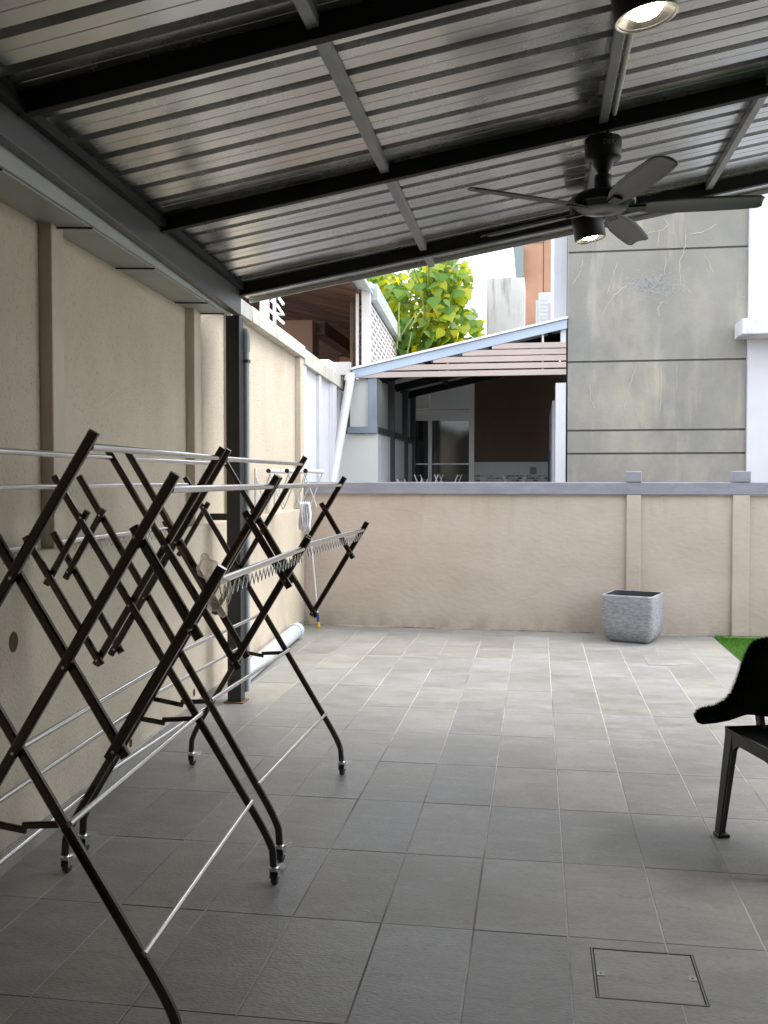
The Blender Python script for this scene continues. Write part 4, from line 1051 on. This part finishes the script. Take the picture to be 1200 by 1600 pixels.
# ceiling boards rising to the left
for k in range(24):
    y0_ = -1.0+.32*k; dz0 = -.02 if k % 2 else 0
    MB().add([(x, y, Zt-.14+(-x)*.25+d+dz0) for x in (-6, -w1-.05) for y, d in ((y0_,0),(y0_+.30,0),(y0_+.30,.03),(y0_,.03))],
        [(0,3,2,1),(4,5,6,7),(0,1,5,4),(1,2,6,5),(2,3,7,6),(3,0,4,7)]).build('ceiling_board', BRDARK, PR)
MB().add([(x, y, Zt-.14+(-x)*.25+d) for x in (-6.1, .02) for y, d in ((-1.1,.04),(6.8,.04),(6.8,.09),(-1.1,.09))],
    [(0,3,2,1),(4,5,6,7),(0,1,5,4),(1,2,6,5),(2,3,7,6),(3,0,4,7)]).build('roof_deck', ROOFT, PR)
MB().box((-6, 6.5, -.05), (-.1, 6.7, 5.4)).build('back_wall', BRDARK, PR)
def plc(px, py, Y): p = at(px, py, Y); v = Matrix.Rotation(-SK, 3, 'Z') @ (p-Vector((pp0.x, PY0, 0))); return v
q0 = plc(488, 500, 15.0)
MB().box((q0.x-1.6, q0.y, -.05), (q0.x, q0.y+.6, q0.z)).build('porch_wall', BRWALL, PR)
q1 = plc(505, 520, 17.0)
MB().bar((q0.x+.05, q0.y+.3, q0.z-.08), (q0.x+.35, q0.y+4.4, q0.z-.12), .22, .2).build('porch_beam', BRDARK, PR)
q2 = plc(527, 542, 19.0); q3 = plc(562, 562, 19.0)
MB().box((q2.x, 6.42, q3.z-.4), (q3.x+.1, 6.49, q2.z)).build('orange_lit_window', mat('orange_light_tint', (.34,.14,.05), .7), PR)  # orange light on the wall and window, put into the base colour
b = MB(); xm_ = (q2.x+q3.x)/2
b.box((xm_-.02, 6.40, q3.z-.4), (xm_+.02, 6.419, q2.z)); b.box((q2.x, 6.40, (q2.z+q3.z)/2-.02), (xm_-.021, 6.419, (q2.z+q3.z)/2+.02)); b.box((xm_+.021, 6.40, (q2.z+q3.z)/2-.02), (q3.x+.1, 6.419, (q2.z+q3.z)/2+.02))
b.build('window_bar', STEEL_BLK, PR)

# white pillar and pole bracket on the far side of the left wall
wp = at(488,556,11.2); wq = at(534,556,11.2)
o = MB().box((wp.x, 11.2, -.05), (wq.x-.14, 11.6, at(510,561,11.2).z)).build('white_pillar', WHITE2, None, bevel=.03); tag(o, 'short white pillar top showing above the weathered coping', 'pillar')
HR = empty('pole_bracket', (at(424,490,8.6).x, 8.6, 0), 0, 'white tube laundry bracket poking up behind the left wall coping', 'laundry bracket')
hof = Vector((-at(424,490,8.6).x, -8.6, 0))
for pts in ([(410,474),(444,506)],[(424,470),(434,478),(443,492),(430,490)],[(436,466),(443,476)]):
    P = [at(x, y, 8.6-.03*i) for i, (x, y) in enumerate(pts)]; MB().tube(P, .014, 8).build('tube', WHITEPL, HR, loc=hof)
MB().box((at(430,490,8.7).x-.012, 8.66, 2.4), (at(430,490,8.7).x+.012, 8.69, at(430,462,8.7).z)).build('upright', WHITEPL, HR, loc=hof)
MB().box((at(408,490,9).x, 8.95, 2.4), (at(421,490,9).x, 9.0, at(415,462,9).z)).build('backing_plate', PALEP, HR, loc=hof)

# ------------------------------------------------------------------ tree with heart-shaped leaves
TC = at(668, 470, 17.0)
TR = empty('tree', (TC.x-.1, 17.6, 0), 0, 'leafy tree with bright yellow green heart shaped leaves behind the lean-to', 'tree')
tof = Vector((-TC.x+.1, -17.6, 0))
b = MB(); base = Vector((TC.x-.1, 17.6, 0))
b.tube([base, base+Vector((.05,.1,1.6)), base+Vector((-.05,0,3.0)), base+Vector((.1,.1,4.3)), base+Vector((.2,.1,5.6))], [.16,.13,.10,.07,.03], 10)
b.build('trunk', BARK, TR, loc=tof)
tips = []
for k in range(22):
    z0 = random.uniform(2.6, 5.0); a_ = random.uniform(0, 6.28); l_ = random.uniform(.7, 1.25); p0 = base+Vector((.05,.05,z0)); d = Vector((math.cos(a_), math.sin(a_), random.uniform(.3,1))).normalized()
    p1 = p0+d*l_*.6; p2 = p0+d*l_+Vector((0,0,.1)); tips.append(p2)
    MB().tube([p0, p1, p2], [.028,.018,.008], 6).build('branch', mat('green_twig', (.20,.24,.06), .7) if k == 0 else bpy.data.materials['green_twig'], TR, loc=tof)
stalk = bpy.data.materials['green_twig']
for pts in ([(624,472),(623,505),(620,545)],[(652,486),(634,512),(612,548)],[(643,520),(640,536),(636,552)],[(662,478),(650,497),(640,515)]):
    MB().tube([at(x, y, 16.55) for x, y in pts], [.012,.014,.017], 6).build('branch', stalk, TR, loc=tof)
def heart():
    # outline of a heart leaf hanging tip down (local: y up towards the stalk, z = normal)
    half = [(0,.08),(.10,.17),(.25,.19),(.40,.10),(.45,-.06),(.38,-.24),(.22,-.44),(.08,-.62),(0,-.76)]
    vs_ = []; fs_ = []
    for x, y in half: vs_.append((0, y, .03*(1-abs(y))-.06*max(0,-y)**1.5)); 
    n = len(half)
    for s in (1,-1):
        for x, y in half: vs_.append((s*x, y, -.10*abs(x)-.10*max(0,-y)**2+.03))
    for s in range(2):
        o_ = n*(s+1)
        for k in range(n-1):
            f = (k, o_+k, o_+k+1, k+1) if s == 0 else (k, k+1, o_+k+1, o_+k)
            fs_.append(f)
    return vs_, fs_
HV, HF = heart(); lb = MB(); lb.add(HV, HF, True)
lm = bpy.data.meshes.new('leaf'); lm.from_pydata(HV, [], HF); lm.polygons.foreach_set('use_smooth', [True]*len(HF)); lm.materials.append(LEAF_O)
def crown_pt(front):
    # lumpy crown made of a few overlapping clumps
    CL = [(-.05,.0,4.6,.85,.8),(.45,.1,4.15,.62,.62),(-.6,.0,4.2,.6,.7),(.25,.1,5.1,.6,.5),(.62,.1,3.55,.5,.45),(-.25,.2,3.5,.8,.5),(-.9,.2,5.0,.5,.5),(.15,.0,3.8,.6,.5)]
    cx, cy, cz, r_, rz_ = random.choice(CL)
    while True:
        v = Vector((random.uniform(-1,1), random.uniform(-1,1), random.uniform(-1,1)))
        if .25 < v.length < 1: break
    if front: v.y = -abs(v.y)
    return base+Vector((cx+v.x*r_, cy+v.y*r_*.9, cz+v.z*rz_))
def leaf_M(p, s_):
    yaw = random.gauss(0,.75); pit = random.gauss(.55,.35); rol = random.gauss(0,.35)
    # face the viewer's side, tip hanging down
    M = Matrix.Translation(p) @ Matrix.Rotation(yaw,4,'Z') @ Matrix.Rotation(math.pi/2-pit,4,'X') @ Matrix.Rotation(rol,4,'Z') @ Matrix.Scale(s_,4)
    return M
for k in range(285):
    o = link('leaf', lm, TR); o.matrix_basis = Matrix.Translation(tof) @ leaf_M(crown_pt(True), random.uniform(.15,.29))
b = MB(); 
for k in range(2600):
    M = leaf_M(crown_pt(False)+Vector((0,.25,0)), random.uniform(.11,.23)); b.add([M @ Vector(v) for v in HV], HF, True)
me = bpy.data.meshes.new('crown'); me.from_pydata([tuple(v) for v in b.v], [], b.f); me.materials.append(LEAF_I); o = link('crown', me, TR, loc=tof); o['kind'] = 'stuff'
